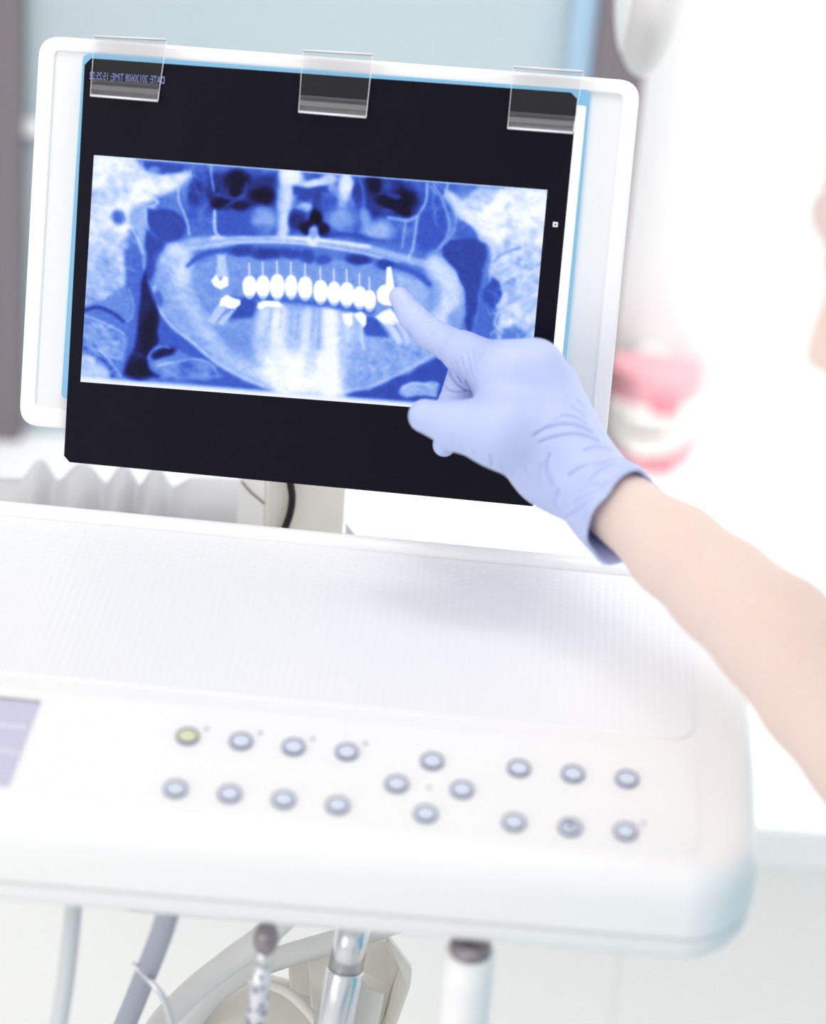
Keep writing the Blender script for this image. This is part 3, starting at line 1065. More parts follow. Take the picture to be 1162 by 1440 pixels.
# --- right bone mass
fill([(624, 276), (634, 270), (650, 280), (660, 275), (676, 262), (700, 264), (780, 266), (776, 420), (745, 600), (690, 480), (688, 420), (690, 348), (672, 336), (664, 320), (650, 308), (640, 300)], 0.72, 4)
fill([(632, 272), (650, 286), (672, 300), (690, 286), (704, 266), (780, 266), (776, 340), (742, 342), (700, 340), (678, 330), (668, 318), (652, 304), (640, 290)], 0.90, 5)
noise_in([(628, 272), (700, 268), (780, 270), (776, 380), (690, 340)], 0.24, 12, 8, 120, (1.8, 0.8), 0.55)
noise_in([(690, 345), (776, 345), (745, 600), (680, 480)], 0.30, 13, 6, 130, (1.5, 0.8), -0.5)
blob(730, 290, 18, 14, 0.84, 1.0, 0.7)
fill([(640, 316), (652, 309), (664, 318), (672, 330), (672, 340), (640, 338)], 0.40, 2.5)
fill([(623, 346), (632, 339), (648, 336), (664, 337), (685, 344), (681, 376), (674, 410), (672, 440), (664, 470), (656, 478), (657, 440), (652, 404), (640, 380), (626, 362)], 0.30, 2.2)
line([(672, 340), (684, 344)], 2, 0.35, 0.7)
fill([(674, 410), (684, 400), (700, 440), (698, 478), (662, 476), (668, 440)], 0.42, 4)
fill([(692, 388), (702, 396), (705, 412), (700, 424), (688, 438), (680, 424), (684, 404)], 0.33, 2.5)
line([(695, 368), (706, 358), (732, 348)], 4, 0.50, 0.8)
blob(729, 367, 4, 7, 0.55, 0.9, 0.8, 0.3)
blob(721, 399, 8, 6, 0.52, 0.9, 0.8)
blob(750, 330, 7, 10, 0.68, 1.0, 0.7)
fill([(704, 465), (724, 458), (740, 470), (740, 490), (704, 484)], 0.46, 4)
line([(690, 470), (700, 462), (712, 458)], 3, 0.74, 0.7)
line([(700, 440), (696, 456), (708, 468)], 3, 0.78, 0.7)
line([(664, 472), (672, 440), (674, 415)], 2, 0.50, 0.6)
for (ax_, ay_, n_, lx, ly, ang_, sp_w, val_) in ((150, 250, 26, 34, 26, 0.25, 0.5, 0.93), (215, 258, 16, 34, 10, -0.30, 0.35, 0.9), (150, 320, 16, 22, 26, 1.2, 0.5, 0.86), (145, 390, 14, 22, 24, 0.3, 0.6, 0.82),
                                          (690, 300, 30, 52, 24, 0.50, 0.45, 0.97), (735, 370, 22, 28, 40, -0.6, 0.6, 0.88), (725, 440, 20, 26, 34, 0.9, 0.9, 0.82), (140, 485, 12, 26, 34, 0.45, 0.4, 0.72), (640, 290, 8, 16, 20, 1.3, 0.5, 0.66), (270, 260, 8, 14, 20, 1.3, 0.5, 0.62)):
    for _ in range(n_):
        cx_, cy_ = ax_ + lx * rng.normal() * 0.55, ay_ + ly * rng.normal() * 0.55
        an_, ln_ = ang_ + sp_w * rng.normal(), 10 + 16 * rng.random()
        bend = 5 * rng.normal()
        dx_, dy_ = math.cos(an_) * ln_, math.sin(an_) * ln_
        line([(cx_ - dx_, cy_ - dy_), (cx_ - dy_ / ln_ * bend, cy_ + dx_ / ln_ * bend), (cx_ + dx_, cy_ + dy_)], 1.0 + rng.random(), val_ + 0.05 * rng.normal(), 0.30, 1.8)
for (ax_, ay_, n_, lx, ly, val_) in ((150, 275, 9, 22, 20, 0.6), (150, 380, 8, 20, 30, 0.52), (720, 320, 9, 30, 24, 0.7), (728, 420, 12, 24, 60, 0.54)):
    for _ in range(n_):
        blob(ax_ + lx * rng.normal() * 0.7, ay_ + ly * rng.normal() * 0.7, 4 + 7 * rng.random(), 3 + 4 * rng.random(), val_, 1.4, 0.45, rng.random() * 3)
# --- fine bone fibres over everything, then a little softness
for sd_, cell_, rot_, st_ in ((300, 9, 0.35, (2.6, 0.7)), (310, 7, -0.5, (2.2, 0.7)), (320, 5, 1.2, (1.8, 0.8))):
    c_, s_ = math.cos(rot_), math.sin(rot_)
    xr_, yr_ = (wx * c_ + wy * s_) / st_[0], (-wx * s_ + wy * c_) / st_[1]
    rid_ = np.clip(1 - 3.2 * np.abs(value_noise(xr_, yr_, cell_, sd_) - 0.5), 0, 1)
    D = D + 0.075 * (rid_ - 0.35) * np.clip((D - 0.35) * 3, 0.25, 1) * value_noise(x_, y_, 30, sd_ + 5)
soften(1.25)
# --- roots and crowns
for (cx, cy, rx, ry) in ((351, 402, 9.6, 14), (370, 402, 9.4, 14.5), (390, 402, 10, 16.5), (409.5, 402, 8.6, 15), (429.5, 404, 10.2, 15), (451, 409, 10, 15), (470, 411, 9.2, 15), (488, 413, 10.2, 16), (506, 417, 9.6, 14), (520, 421, 8.6, 13)):
    top = cy - ry
    line([(cx - 4, top - 14), (cx - 2, top), (cx, cy)], 5, 0.58, 0.7, 4)
    line([(cx + 5, top - 14), (cx + 3, top), (cx, cy)], 5, 0.56, 0.7, 4)
    line([(cx - 0.5, top - 18), (cx, top + 4)], 2.0, 0.88, 0.9, 1.6)
    blob(cx, cy + 5, rx * 0.92, ry * 0.98, 0.78, 0.22, 0.8, warp=False)
    fill([(cx + rx * 1.04 * np.sign(math.cos(t)) * abs(math.cos(t)) ** 0.8, cy + ry * np.sign(math.sin(t)) * abs(math.sin(t)) ** (0.9 if math.sin(t) > 0 else 1.15)) for t in np.linspace(0, 2 * PI, 28, endpoint=False)], 1.02, 1.2, warp=False)
for xx in (440.3,):
    line([(xx, 398), (xx - 1, 424)], 1.6, 0.5, 0.9, 1.2)
fill([(306, 362), (318, 360), (321, 388), (304, 392)], 0.74, 3)
fill([(297, 395), (304, 386), (310, 396), (315, 388), (321, 390), (321, 402), (310, 407), (301, 402)], 1.02, 1.3, warp=False)
line([(309, 360), (309, 380)], 2, 0.80, 0.7)
fill([(311, 428), (322, 434), (304, 458), (294, 452)], 0.74, 3)
fill([(325, 434), (332, 433), (316, 458), (304, 457)], 0.74, 3)
line([(319, 434), (304, 455)], 2.5, 0.5, 0.7)
fill([(308, 430), (311, 420), (319, 414.5), (327, 419), (338, 422), (338, 428), (331, 434), (322, 434), (314, 430)], 1.02, 1.3, warp=False)
fill([(363, 427), (370, 423), (392, 424), (398, 430), (390, 432), (374, 431), (366, 435), (362, 433)], 1.02, 1.3, warp=False)
fill([(544, 376), (550, 375), (554, 400), (556, 428), (548, 430), (532, 424), (530, 410), (536, 402), (543, 400)], 1.03, 1.3, warp=False)
blob(543, 415, 12.5, 14, 1.03, 0.16, warp=False)
fill([(481, 441), (496, 440), (496, 456), (490, 462), (484, 454)], 0.97, 1.6, warp=False)
fill([(497, 442), (508, 438), (515, 444), (515, 456), (511, 461), (504, 452)], 0.98, 1.5, warp=False)
line([(508, 458), (509, 474), (512, 490)], 5, 0.78, 0.8, 4)
line([(489, 460), (489, 478)], 8, 0.8, 0.6, 6)
fill([(528, 446), (538, 438), (549, 434), (556, 442), (562, 454), (556, 456), (545, 458), (536, 453)], 0.98, 1.6, warp=False)
fill([(540, 454), (552, 456), (566, 480), (556, 482)], 0.80, 3)
fill([(554, 452), (564, 456), (580, 480), (572, 484)], 0.76, 3)
# --- bright edge at the bottom and sides of the picture
bl = (537 + (x_ - 113) * (48 / 628.0)) - y_
_mix(_ss((11 - bl) / 9.0), 0.93)
tl = y_ - (218 + (x_ - 132) * (49 / 638.0))
_mix(_ss((3.0 - tl) / 3.0), 0.86, 0.7)
soften(0.8)
D = D + 0.018 * (rng.random(D.shape) - 0.5) + 0.03 * (value_noise(x_, y_ * 1.0, 4, 200) - 0.5)
D = np.clip(D, 0, 1)
stops = np.array([0, 0.12, 0.25, 0.38, 0.49, 0.60, 0.71, 0.82, 0.92, 0.99])
ramp = np.array([(18, 15, 34), (30, 30, 74), (44, 58, 142), (62, 92, 200), (98, 136, 222), (138, 170, 236), (176, 200, 245), (212, 225, 251), (240, 246, 254), (252, 254, 255)]) / 255.0
rgb = np.stack([np.interp(D, stops, ramp[:, k]) for k in range(3)], 1) ** 2.2
Fq = []
for j in range(NY - 1):
    for i in range(NX - 1):
        a = j * NX + i
        Fq.append((a, a + NX, a + NX + 1, a + 1))
fm = bpy.data.materials.new('backlit_film_picture')
fm.use_nodes = True
nt = fm.node_tree
nt.nodes.remove(nt.nodes['Principled BSDF'])
at = nt.nodes.new('ShaderNodeVertexColor')
at.layer_name = 'film_tone'
tr = nt.nodes.new('ShaderNodeBsdfTransparent')
gl = nt.nodes.new('ShaderNodeBsdfGlossy')
gl.inputs['Roughness'].default_value = 0.25
mx = nt.nodes.new('ShaderNodeMixShader')
mx.inputs[0].default_value = 0.012
nt.links.new(at.outputs['Color'], tr.inputs[0])
nt.links.new(tr.outputs[0], mx.inputs[1])
nt.links.new(gl.outputs[0], mx.inputs[2])
nt.links.new(mx.outputs[0], nt.nodes['Material Output'].inputs[0])
xo = obj('radiograph_image', XP, Fq, fm, film)
ca = xo.data.color_attributes.new('film_tone', 'FLOAT_COLOR', 'POINT')
ca.data.foreach_set('color', np.concatenate([rgb, np.ones((len(rgb), 1))], 1).astype(np.float32).ravel())

# mirrored date line and the little square mark
ft = bpy.data.curves.new('date_text', 'FONT')
ft.body = 'DATE: 20130608 TIME: 15:25:22'
ft.size = 1.0
ft.align_x = 'LEFT'
to = bpy.data.objects.new('date_text_curve', ft)
COL.objects.link(to)
bpy.context.view_layer.update()
tm = bpy.data.meshes.new_from_object(to.evaluated_get(bpy.context.evaluated_depsgraph_get()))
bpy.data.objects.remove(to)
tv = np.array([v.co[:] for v in tm.vertices])
tv[:, 0] -= tv[:, 0].min()
a0, a1 = film_pl.at(231, 118, 0.0003), film_pl.at(126, 111, 0.0003)
tdir = a1 - a0
tw = np.linalg.norm(tdir)
tdir /= tw
tup = np.cross(tdir, FN)
tup = tup if tup @ UP > 0 else -tup
sx = tw / tv[:, 0].max()
sy = 0.0040 / 0.73
obj('date_text', [a0 + tdir * p[0] * sx + tup * p[1] * sy for p in tv], [tuple(p.vertices) for p in tm.polygons], MT['film_text'], film, smooth=False, label='mirrored blue date and time line')
sqo = [film_pl.at(x, y, 0.0003) for x, y in ((778, 312), (785, 312.5), (784.5, 319.5), (777.5, 319))][::-1]
sqi = [film_pl.at(x, y, 0.0003) for x, y in ((780.3, 314.5), (782.8, 314.7), (782.5, 317.2), (780, 317))][::-1]
obj('square_mark', *slab(sqo, FN, 0.0002, sqi), MT['film_white'], film, smooth=False, label='tiny white square mark')

# ------------------------------------------------------------------ clear clips
CL = [([(133, 53), (234, 58), (222, 142), (127, 134)], 'clear plastic film clip over the mirrored date text'),
      ([(426, 73), (524, 79), (515, 165), (420, 157)], 'clear plastic film clip in the middle of the viewer top edge'),
      ([(722, 96), (820, 103), (806, 187), (714, 180)], 'clear plastic film clip at the film corner beside the white strip')]
for qd, lab in CL:
    c = film_pl.at((qd[2][0] + qd[3][0]) / 2, (qd[2][1] + qd[3][1]) / 2, 0.004)
    cl = thing('film_clip', c, lab, 'clip', 'clear clips on the viewer')
    lp = lambda f, a, b, lift: film_pl.at(a[0] + (b[0] - a[0]) * f, a[1] + (b[1] - a[1]) * f, lift)
    TL, TR, BR, BL = qd
    # bent sheet: over the top, down the front, curling out at the lip
    prof = [(-0.02, -0.020), (-0.03, 0.0), (0.0, 0.0030), (0.30, 0.0030), (0.72, 0.0028), (0.80, 0.0014), (0.89, 0.0022), (0.95, 0.0045), (1.0, 0.0065)]
    def sheet(sub):
        V, Fc = [], []
        for f, l in sub:
            V += [lp(f, TL, BL, l), lp(f, TR, BR, l), lp(f, TR, BR, l - 0.0012), lp(f, TL, BL, l - 0.0012)]
        for i in range(len(sub) - 1):
            a = i * 4
            for k in range(4):
                Fc.append((a + k, a + 4 + k, a + 4 + (k + 1) % 4, a + (k + 1) % 4))
        Fc += [(0, 1, 2, 3), (len(V) - 1, len(V) - 2, len(V) - 3, len(V) - 4)]
        return V, Fc
    obj('sheet', *sheet(prof[:5]), MT['acrylic'], cl, smooth=False)
    obj('lip', *sheet(prof[4:]), MT['acrylic_lip'], cl, smooth=False)
    e = [lp(f, TL, BL, l + 0.0002) for f, l in prof[2:]]
    e2 = [lp(f, TR, BR, l + 0.0002) for f, l in prof[2:]]
    obj('cut_edge', *merge(tube([e[-1], e2[-1]], 0.0006, 8), tube([lp(-0.028, TL, BL, 0.0015), lp(-0.028, TR, BR, 0.0015)], 0.0005, 6), tube(e, 0.00015, 6), tube(e2, 0.0002, 6)), MT['acrylic_edge'], cl)

# ================================================================== BEHIND THE TRAY: corrugated arm sleeve
bx0, bx1 = P(-30, 726, 1.545), P(336, 744, 1.545)
ax = bx1 - bx0
pr = []
pxs = np.linspace(-30, 336, 260)
for px in pxs:
    if px < 26:
        r = 56
    elif px < 80:
        r = 56 + 28 * (0.5 + 0.5 * math.cos((px - 54) / 27 * PI))
    elif px < 240:
        if px < 147:
            c, hw = 113.5, 33.5
        elif px < 194:
            c, hw = 170.5, 23.5
        else:
            c, hw = 217, 23
        r = 56 + 26 * (0.5 + 0.5 * math.cos((px - c) / hw * PI)) ** 0.75
    else:
        r = 56 + 14 * _ss(np.array((px - 240) / 30.0))
    pr.append((bx0 + ax * (px + 30) / 366.0, float(r) / F * 1.545))
slv = tag(obj('corrugated_sleeve', *tube([p for p, _ in pr], [r for _, r in pr], 40), MT['bellows']),
          'grey corrugated rubber sleeve lying behind the tray edge beside the cream post', 'sleeve')
settle(slv)

# ================================================================== BELOW THE CONSOLE
def hose(name, pts, r, m, label, cat='hose', group=None, seg=20):
    o = obj(name, *tube(spline([P(*p) for p in pts], 10), r, seg), m)
    return settle(tag(o, label, cat, group))


hose('instrument_hose', [(106, 1245, 1.26), (101, 1300, 1.25), (92, 1380, 1.245), (78, 1470, 1.24), (60, 1600, 1.24)], 0.0043, MT['hose_light'],
     'thin pale grey hose hanging straight below the display end of the console', group='hoses below the console')
hose('instrument_hose', [(240, 1268, 1.24), (228, 1310, 1.26), (205, 1370, 1.29), (172, 1450, 1.32), (110, 1590, 1.34)], 0.0056, MT['hose_blue'],
     'dark blue grey hose slanting below the console behind the hooked probe', group='hoses below the console')
hose('instrument_hose', [(430, 1262, 1.32), (372, 1316, 1.33), (318, 1356, 1.34), (262, 1402, 1.345), (212, 1460, 1.35), (150, 1580, 1.36)], 0.0066, MT['hose_cream'],
     'cream hose slanting down between the dark hose and the knurled handle', group='hoses below the console')
hose('instrument_hose', [(560, 1296, 1.37), (478, 1322, 1.385), (400, 1345, 1.39), (335, 1372, 1.39), (280, 1420, 1.39), (230, 1500, 1.39)], 0.0062, MT['hose_cream'],
     'cream hose arching behind the knurled handle towards the metal suction tube', group='hoses below the console')

pb_ = obj('dental_probe', *tube(spline([P(*p) for p in ((187, 1354, 1.285), (200, 1368, 1.283), (214, 1382, 1.28), (228, 1400, 1.28), (237, 1424, 1.285), (243, 1450, 1.29), (252, 1500, 1.30), (268, 1600, 1.32))], 8),
                                [0.0011 + 0.0007 * min(1, i / 20) for i in range(57)], 12), MT['steel'])
settle(tag(pb_, 'thin steel probe with a bent hook crossing the dark hose', 'dental probe'))

# knurled handpiece
k0, k1 = P(374, 1324, 1.235), P(352, 1500, 1.275)
kd = (k1 - k0) / np.linalg.norm(k1 - k0)
kh = thing('dental_handpiece', k1, 'slim knurled metal handpiece with dark round cap under the console', 'handpiece')
km = mat('knurled_metal', (0.62, 0.63, 0.72), 0.3, 0.5, metal=0.55)
nt = km.node_tree
tc = nt.nodes.new('ShaderNodeTexCoord')
vo = nt.nodes.new('ShaderNodeTexVoronoi')
vo.inputs['Scale'].default_value = 210
cr = nt.nodes.new('ShaderNodeValToRGB')
cr.color_ramp.elements[0].color = (0.24, 0.22, 0.33, 1)
cr.color_ramp.elements[1].color = (0.80, 0.80, 0.86, 1)
cr.color_ramp.elements[0].position, cr.color_ramp.elements[1].position = 0.25, 0.6
bpk = nt.nodes.new('ShaderNodeBump')
bpk.inputs['Strength'].default_value = 0.8
bpk.inputs['Distance'].default_value = 0.001
nt.links.new(tc.outputs['Object'], vo.inputs['Vector'])
nt.links.new(vo.outputs['Distance'], cr.inputs[0])
nt.links.new(cr.outputs[0], nt.nodes['Principled BSDF'].inputs['Base Color'])
nt.links.new(vo.outputs['Distance'], bpk.inputs['Height'])
nt.links.new(bpk.outputs['Normal'], nt.nodes['Principled BSDF'].inputs['Normal'])
L = np.linalg.norm(k1 - k0)
obj('neck', *tube([k0 + kd * 0.004, k0 + kd * 0.014], 0.0040, 24), MT['steel'], kh)
obj('handle', *tube([k0 + kd * 0.0135, k0 + kd * 0.03, k1], [0.0040, 0.0046, 0.0056], 24), km, kh)
cp, rr = [], []
for t in np.linspace(0, 1, 9):
    cp.append(k0 - kd * 0.008 + kd * 0.014 * t)
    rr.append(0.0062 * math.sin(PI * (0.18 + 0.70 * t)) ** 0.5)
obj('cap', *tube(cp, rr, 24), MT['steel_dark'], kh)

# metal suction tube
s0, s1 = P(500, 1290, 1.335), P(452, 1530, 1.36)
sdv = (s1 - s0) / np.linalg.norm(s1 - s0)
st = thing('suction_handpiece', s1, 'smooth steel suction tube standing in the ivory holder', 'suction handpiece')
SL = np.linalg.norm(s1 - s0)
sp = 0.0283
obj('upper_tube', *tube([s0, s0 + sdv * (sp - 0.0004)], [0.0086, 0.0092], 36), MT['steel'], st)
obj('lower_tube', *tube([s0 + sdv * (sp + 0.0004), s0 + sdv * (sp + 0.0016), s1], [0.0092, 0.0098, 0.0108], 36), MT['steel'], st)
obj('joint_ring', *tube([s0 + sdv * (sp - 0.0003), s0 + sdv * (sp + 0.0003)], 0.0090, 36), MT['steel_dark'], st)

# ivory holder: a rounded dome and an open guard around the tube
hz0 = P(400, 1560, 1.42)
ho = thing('instrument_holder', hz0, 'ivory plastic instrument holder with rounded dome and angled guard', 'instrument holder')


def dome(p):
    c = P(345, 1500, 1.43)
    d = ellip(p, c, (0.055, 0.050, 0.036), (RT, UP, BK))
    d2 = cone(p, P(300, 1470, 1.42), P(470, 1480, 1.42), 0.026, 0.030)
    return smin(d, d2, 0.02)


cD = P(360, 1500, 1.43)
obj('dome', *surface(dome, cD - 0.09, cD + 0.09, 0.003), MT['beige'], ho)
rg = [P(x, y, d) for x, y, d in ((350, 1377, 1.388), (400, 1393, 1.384), (436, 1425, 1.382), (462, 1465, 1.38))]
obj('seam_ridge', *tube(spline(rg, 8), 0.0028, 12), MT['beige'], ho)


def thick(front, depth, lab, m=MT['beige'], bw=0.0015):
    ps = [P(x, y, d) for x, y, d in front]
    n = BK
    return bevel(obj(lab, *slab(ps[::-1], n, depth), m, ho, smooth=False), bw, 3)


# guard: bent plate (back wall, slanted shoulder, blueish outer wall)
gp = [(432, 1322, 1.40), (512, 1312, 1.40), (546, 1322, 1.395), (566, 1352, 1.385), (553, 1388, 1.385), (530, 1470, 1.385), (440, 1470, 1.39)]
thick(gp, 0.006, 'guard_back')
gw = [(546, 1318, 1.372), (580, 1364, 1.372), (577, 1388, 1.372), (545, 1480, 1.372), (530, 1480, 1.376), (553, 1388, 1.378), (562, 1360, 1.378), (540, 1328, 1.378)]
thick(gw, 0.014, 'guard_wall')
thick([(508, 1378, 1.366), (518, 1392, 1.366), (541, 1398, 1.366), (533, 1440, 1.366), (526, 1480, 1.366), (490, 1480, 1.366), (500, 1420, 1.366)], 0.008, 'guard_flap')
thick([(404, 1340, 1.412), (470, 1336, 1.412), (470, 1480, 1.412), (440, 1480, 1.412), (408, 1400, 1.412)], 0.012, 'guard_panel')

# ================================================================== THE JAW MODEL
jd = 2.09
jb = Plane((0, 0, COUNTER_Z + 0.0005), Z).at(906, 662)
jd = -((jb - CAM) @ BK)
jaw = thing('jaw_model', jb, 'pink and ivory tooth jaw model standing on the worktop beside the viewer', 'jaw model')
k = jd / F                                             # metres per pixel there
RX, RY = 72 * k, 66 * k


def arch(zlo, zhi, rx, ry, wdt, n=36, zfun=None):
    V, Fc = [], []
    for i in range(n + 1):
        a = PI + PI * i / n
        for s in (1.0, 1.0 - wdt):
            x, y = rx * s * math.cos(a), ry * s * math.sin(a) * 1.1 + ry
            lo, hi = (zlo, zhi) if zfun is None else zfun(math.cos(a))
            V += [jb + X * x + Y * y + Z * lo, jb + X * x + Y * y + Z * hi]
    for i in range(n):
        b, c = i * 4, (i + 1) * 4
        Fc += [(b, c, c + 1, b + 1), (b + 2, b + 3, c + 3, c + 2), (b + 1, c + 1, c + 3, b + 3), (b, b + 2, c + 2, c)]
    Fc += [(0, 1, 3, 2), (n * 4, n * 4 + 2, n * 4 + 3, n * 4 + 1)]
    return V, Fc


zl0, zl1 = 0.0, 44 * k
zu0, zu1 = 88 * k, 146 * k
def gum(p, zlo, zhi, curve):
    q = p - jb
    r2 = (np.hypot(q[:, 0] / RX, (q[:, 1] - RY) / (RY * 1.05)) - 1) * RY
    top = zhi + curve * (q[:, 0] / RX) ** 2
    d = smax(r2, np.maximum(q[:, 2] - top, zlo - q[:, 2]), 0.004)
    return smax(d, q[:, 1] - RY * 1.15, 0.003)


glo_, ghi_ = jb - np.array([RX * 1.2, 0.01, 0.01]), jb + np.array([RX * 1.2, RY * 1.4, zu1 + 0.02])
obj('lower_gum', *surface(lambda p: gum(p, 0.0005, 24 * k, 32 * k), glo_, ghi_, 0.0022), MT['gum'], jaw)
obj('upper_gum', *surface(lambda p: gum(p, zu0, zu1, 0.0), glo_, ghi_, 0.0022), MT['gum'], jaw)
obj('hinge', *abox(jb + np.array([-0.012, RY + 0.008, 0.0]), jb + np.array([0.012, RY + 0.02, zu1])), MT['tooth'], jaw, smooth=False)
for i in range(12):
    a = PI + PI * (i + 0.5) / 12
    cx, cy = RX * 0.95 * math.cos(a), RY * 0.98 * math.sin(a) + RY
    tang = np.array([-math.sin(a), math.cos(a), 0])
    rad = np.array([math.cos(a), math.sin(a), 0])
    ww = 0.0098
    dr = 0.0045 + 0.003 * abs(math.cos(a))
    c1 = jb + X * cx + Y * cy + Z * (zu0 - 7 * k)
    c0 = jb + X * cx + Y * cy + Z * ((26 + 34 * math.cos(a) ** 2) * k + 10 * k)
    bevel(obj('tooth', *box_mesh(c1, tang, rad, Z, ww / 2 * 1.1, dr, 20 * k), MT['tooth'], jaw), 0.003)
    bevel(obj('tooth', *box_mesh(c0, tang, rad, Z, ww / 2 * 1.1, dr, 16 * k * (1 - 0.4 * abs(math.cos(a)))), MT['tooth'], jaw), 0.003)
# deeper rose patches of gum at the cheek side
for zz, hh, px in ((zu0 + 17 * k, 16 * k, 924), (14 * k, 14 * k, 926)):
    xx = (px - 906) * k
    yy = RY - RY * 1.1 * math.sqrt(max(0, 1 - (xx / (RX * 1.04)) ** 2))
    bevel(obj('gum_patch', *box_mesh(jb + X * xx + Y * (yy + 0.002) + Z * zz, X, Y, Z, 20 * k, 0.005, hh), MT['gum_dark'], jaw), 0.004)

# ================================================================== THE OVERHEAD LAMP
ld = 1.62
lc = P(915, -22, ld)
lk = ld / F
lp_ = thing('operating_lamp', lc, 'pale grey operating lamp head hanging down above the viewer corner', 'lamp')
tilt = math.radians(-6)
la = RT * math.cos(tilt) + UP * math.sin(tilt)
lb = UP * math.cos(tilt) - RT * math.sin(tilt)
obj('shell', *surface(lambda p: ellip(p, lc, (46 * lk, 130 * lk, 120 * lk), (la, lb, BK)), lc - 0.085, lc + 0.085, 0.004), MT['lamp'], lp_)
obj('rim', *surface(lambda p: smax(ellip(p, lc, (48 * lk, 132 * lk, 122 * lk), (la, lb, BK)), (p - lc) @ la + 27 * lk, 0.003), lc - 0.085, lc + 0.085, 0.003), MT['lamp_rim'], lp_)
obj('arm', *tube(spline([lc + lb * 0.05, lc + lb * 0.20 + la * 0.03, lc + lb * 0.45 + la * 0.25, (0.55, 1.2, 2.4)], 10), 0.016, 20), MT['lamp_rim'], lp_)

# ================================================================== THE PERSON
mmr = 0.001
pxm = lambda px, d: px * d / F                          # pixels to metres at a distance
# joints of the pointing hand
Wr = P(800, 656, 1.318)
I0, I1, I2, I3 = P(712, 526, 1.318), P(652, 496, 1.341), P(608, 471, 1.356), P(562, 418, 1.3668)
I2b = P(581, 446, 1.3625)
M0, M1, M2, M3 = P(752, 518, 1.322), P(660, 513, 1.354), P(638, 572, 1.353), P(625, 626, 1.347)
R0, R1, R2, R3 = P(783, 545, 1.332), P(712, 540, 1.3575), P(692, 590, 1.3545), P(706, 625, 1.342)
L0, L1, L2, L3 = P(803, 580, 1.342), P(752, 590, 1.361), P(738, 625, 1.358), P(752, 645, 1.346)
T0, T1, T2, T3 = P(770, 640, 1.310), P(704, 608, 1.300), P(645, 599, 1.304), P(598, 585, 1.310)
EL = P(1255, 1050, 1.165)                              # elbow
ARM = [(P(840, 688, 1.305), 0.0166), (P(877, 716, 1.295), 0.0176), (P(950, 774, 1.27), 0.0228), (P(1017, 830, 1.245), 0.0252), (P(1090, 892, 1.215), 0.0284), (P(1165, 970, 1.19), 0.0325)]
adir = (ARM[3][0] - Wr) / np.linalg.norm(ARM[3][0] - Wr)
CUFF = Wr + adir * 0.047


def hand_sdf(p, off=0.0, cuff=True):
    palm = cone(p, Wr, I0, 0.0185, 0.0135)
    for b, ra, rb in ((M0, 0.020, 0.0125), (R0, 0.0185, 0.0115), (L0, 0.017, 0.0105)):
        palm = smin(palm, cone(p, Wr, b, ra, rb), 0.010)
    palm = smin(palm, cone(p, I0, M0, 0.0125, 0.0125), 0.010)
    palm = smin(palm, cone(p, P(735, 590, 1.335), P(775, 640, 1.325), 0.020, 0.021), 0.012)
    palm = smin(palm, cone(p, T0, T1, 0.0195, 0.0150), 0.012)
    th = chain(p, [(T1, 0.0150), (T2, 0.0118), (T3, 0.0082)], 0.004)
    d = smin(palm, th, 0.007)
    d = smin(d, cone(p, T1, P(720, 560, 1.325), 0.0105, 0.014), 0.016)        # web of the thumb
    ip = cone(p, I0, I1, 0.0132, 0.0100)
    d = smin(d, ip, 0.008)
    ix = chain(p, [(I0, 0.0125), (I1, 0.0099), (I2, 0.0077), (I2b, 0.0066), (I3, 0.0052)], 0.003)
    out = smin(d, ix, 0.0025)
    for a, b, c, e, r in ((M0, M1, M2, M3, 0.0094), (R0, R1, R2, R3, 0.0088), (L0, L1, L2, L3, 0.0076)):
        pr_ = smin(d, cone(p, a, b, r * 1.15, r), 0.004)
        fg = chain(p, [(a, r * 1.15), (b, r), (c, r * 0.86), (e, r * 0.60)], 0.002)
        out = np.minimum(out, np.minimum(pr_, fg))
    return out - off


def glove_sdf(p):
    d = hand_sdf(p, 0.0003)
    t = (p - Wr) @ adir
    q = p - Wr - t[:, None] * adir
    q = q + (RT * 0.62 + UP * 0.78) * (0.0026 * np.clip(t / 0.055, 0, 1.2) ** 1.5)[:, None]
    # cuff: widening sleeve, flatter front to back, softly folded
    e1 = np.cross(adir, BK)
    e1 /= np.linalg.norm(e1)
    e2 = np.cross(adir, e1)
    a, b = q @ e1, q @ e2
    ang = np.arctan2(b, a)
    tt = np.clip(t / 0.055, 0, 1.2)
    fold = 0.0011 * tt * (np.sin(3 * ang + 60 * t) + 0.7 * np.sin(5 * ang - 130 * t + 1.0) + 0.5 * np.sin(8 * ang + 70 * t + 2.0))
    rad = 0.0195 + 0.0050 * tt + 0.0030 * np.clip(tt - 0.75, 0, 1) + fold
    ra = np.hypot(a, b / 1.02)
    outer = ra - rad
    rim = t - (0.047 + 0.004 * np.sin(ang + 0.5) + 0.002 * np.sin(3 * ang))
    outer_c = np.maximum(np.maximum(outer, rim), -t - 0.012)
    inner = np.maximum(ra - rad + 0.0023, -(t - 0.010))
    g = smin(d, outer_c, 0.010)
    # the hand ends inside the sleeve
    g = np.maximum(g, -inner)
    g = np.maximum(g, rim)
    return g


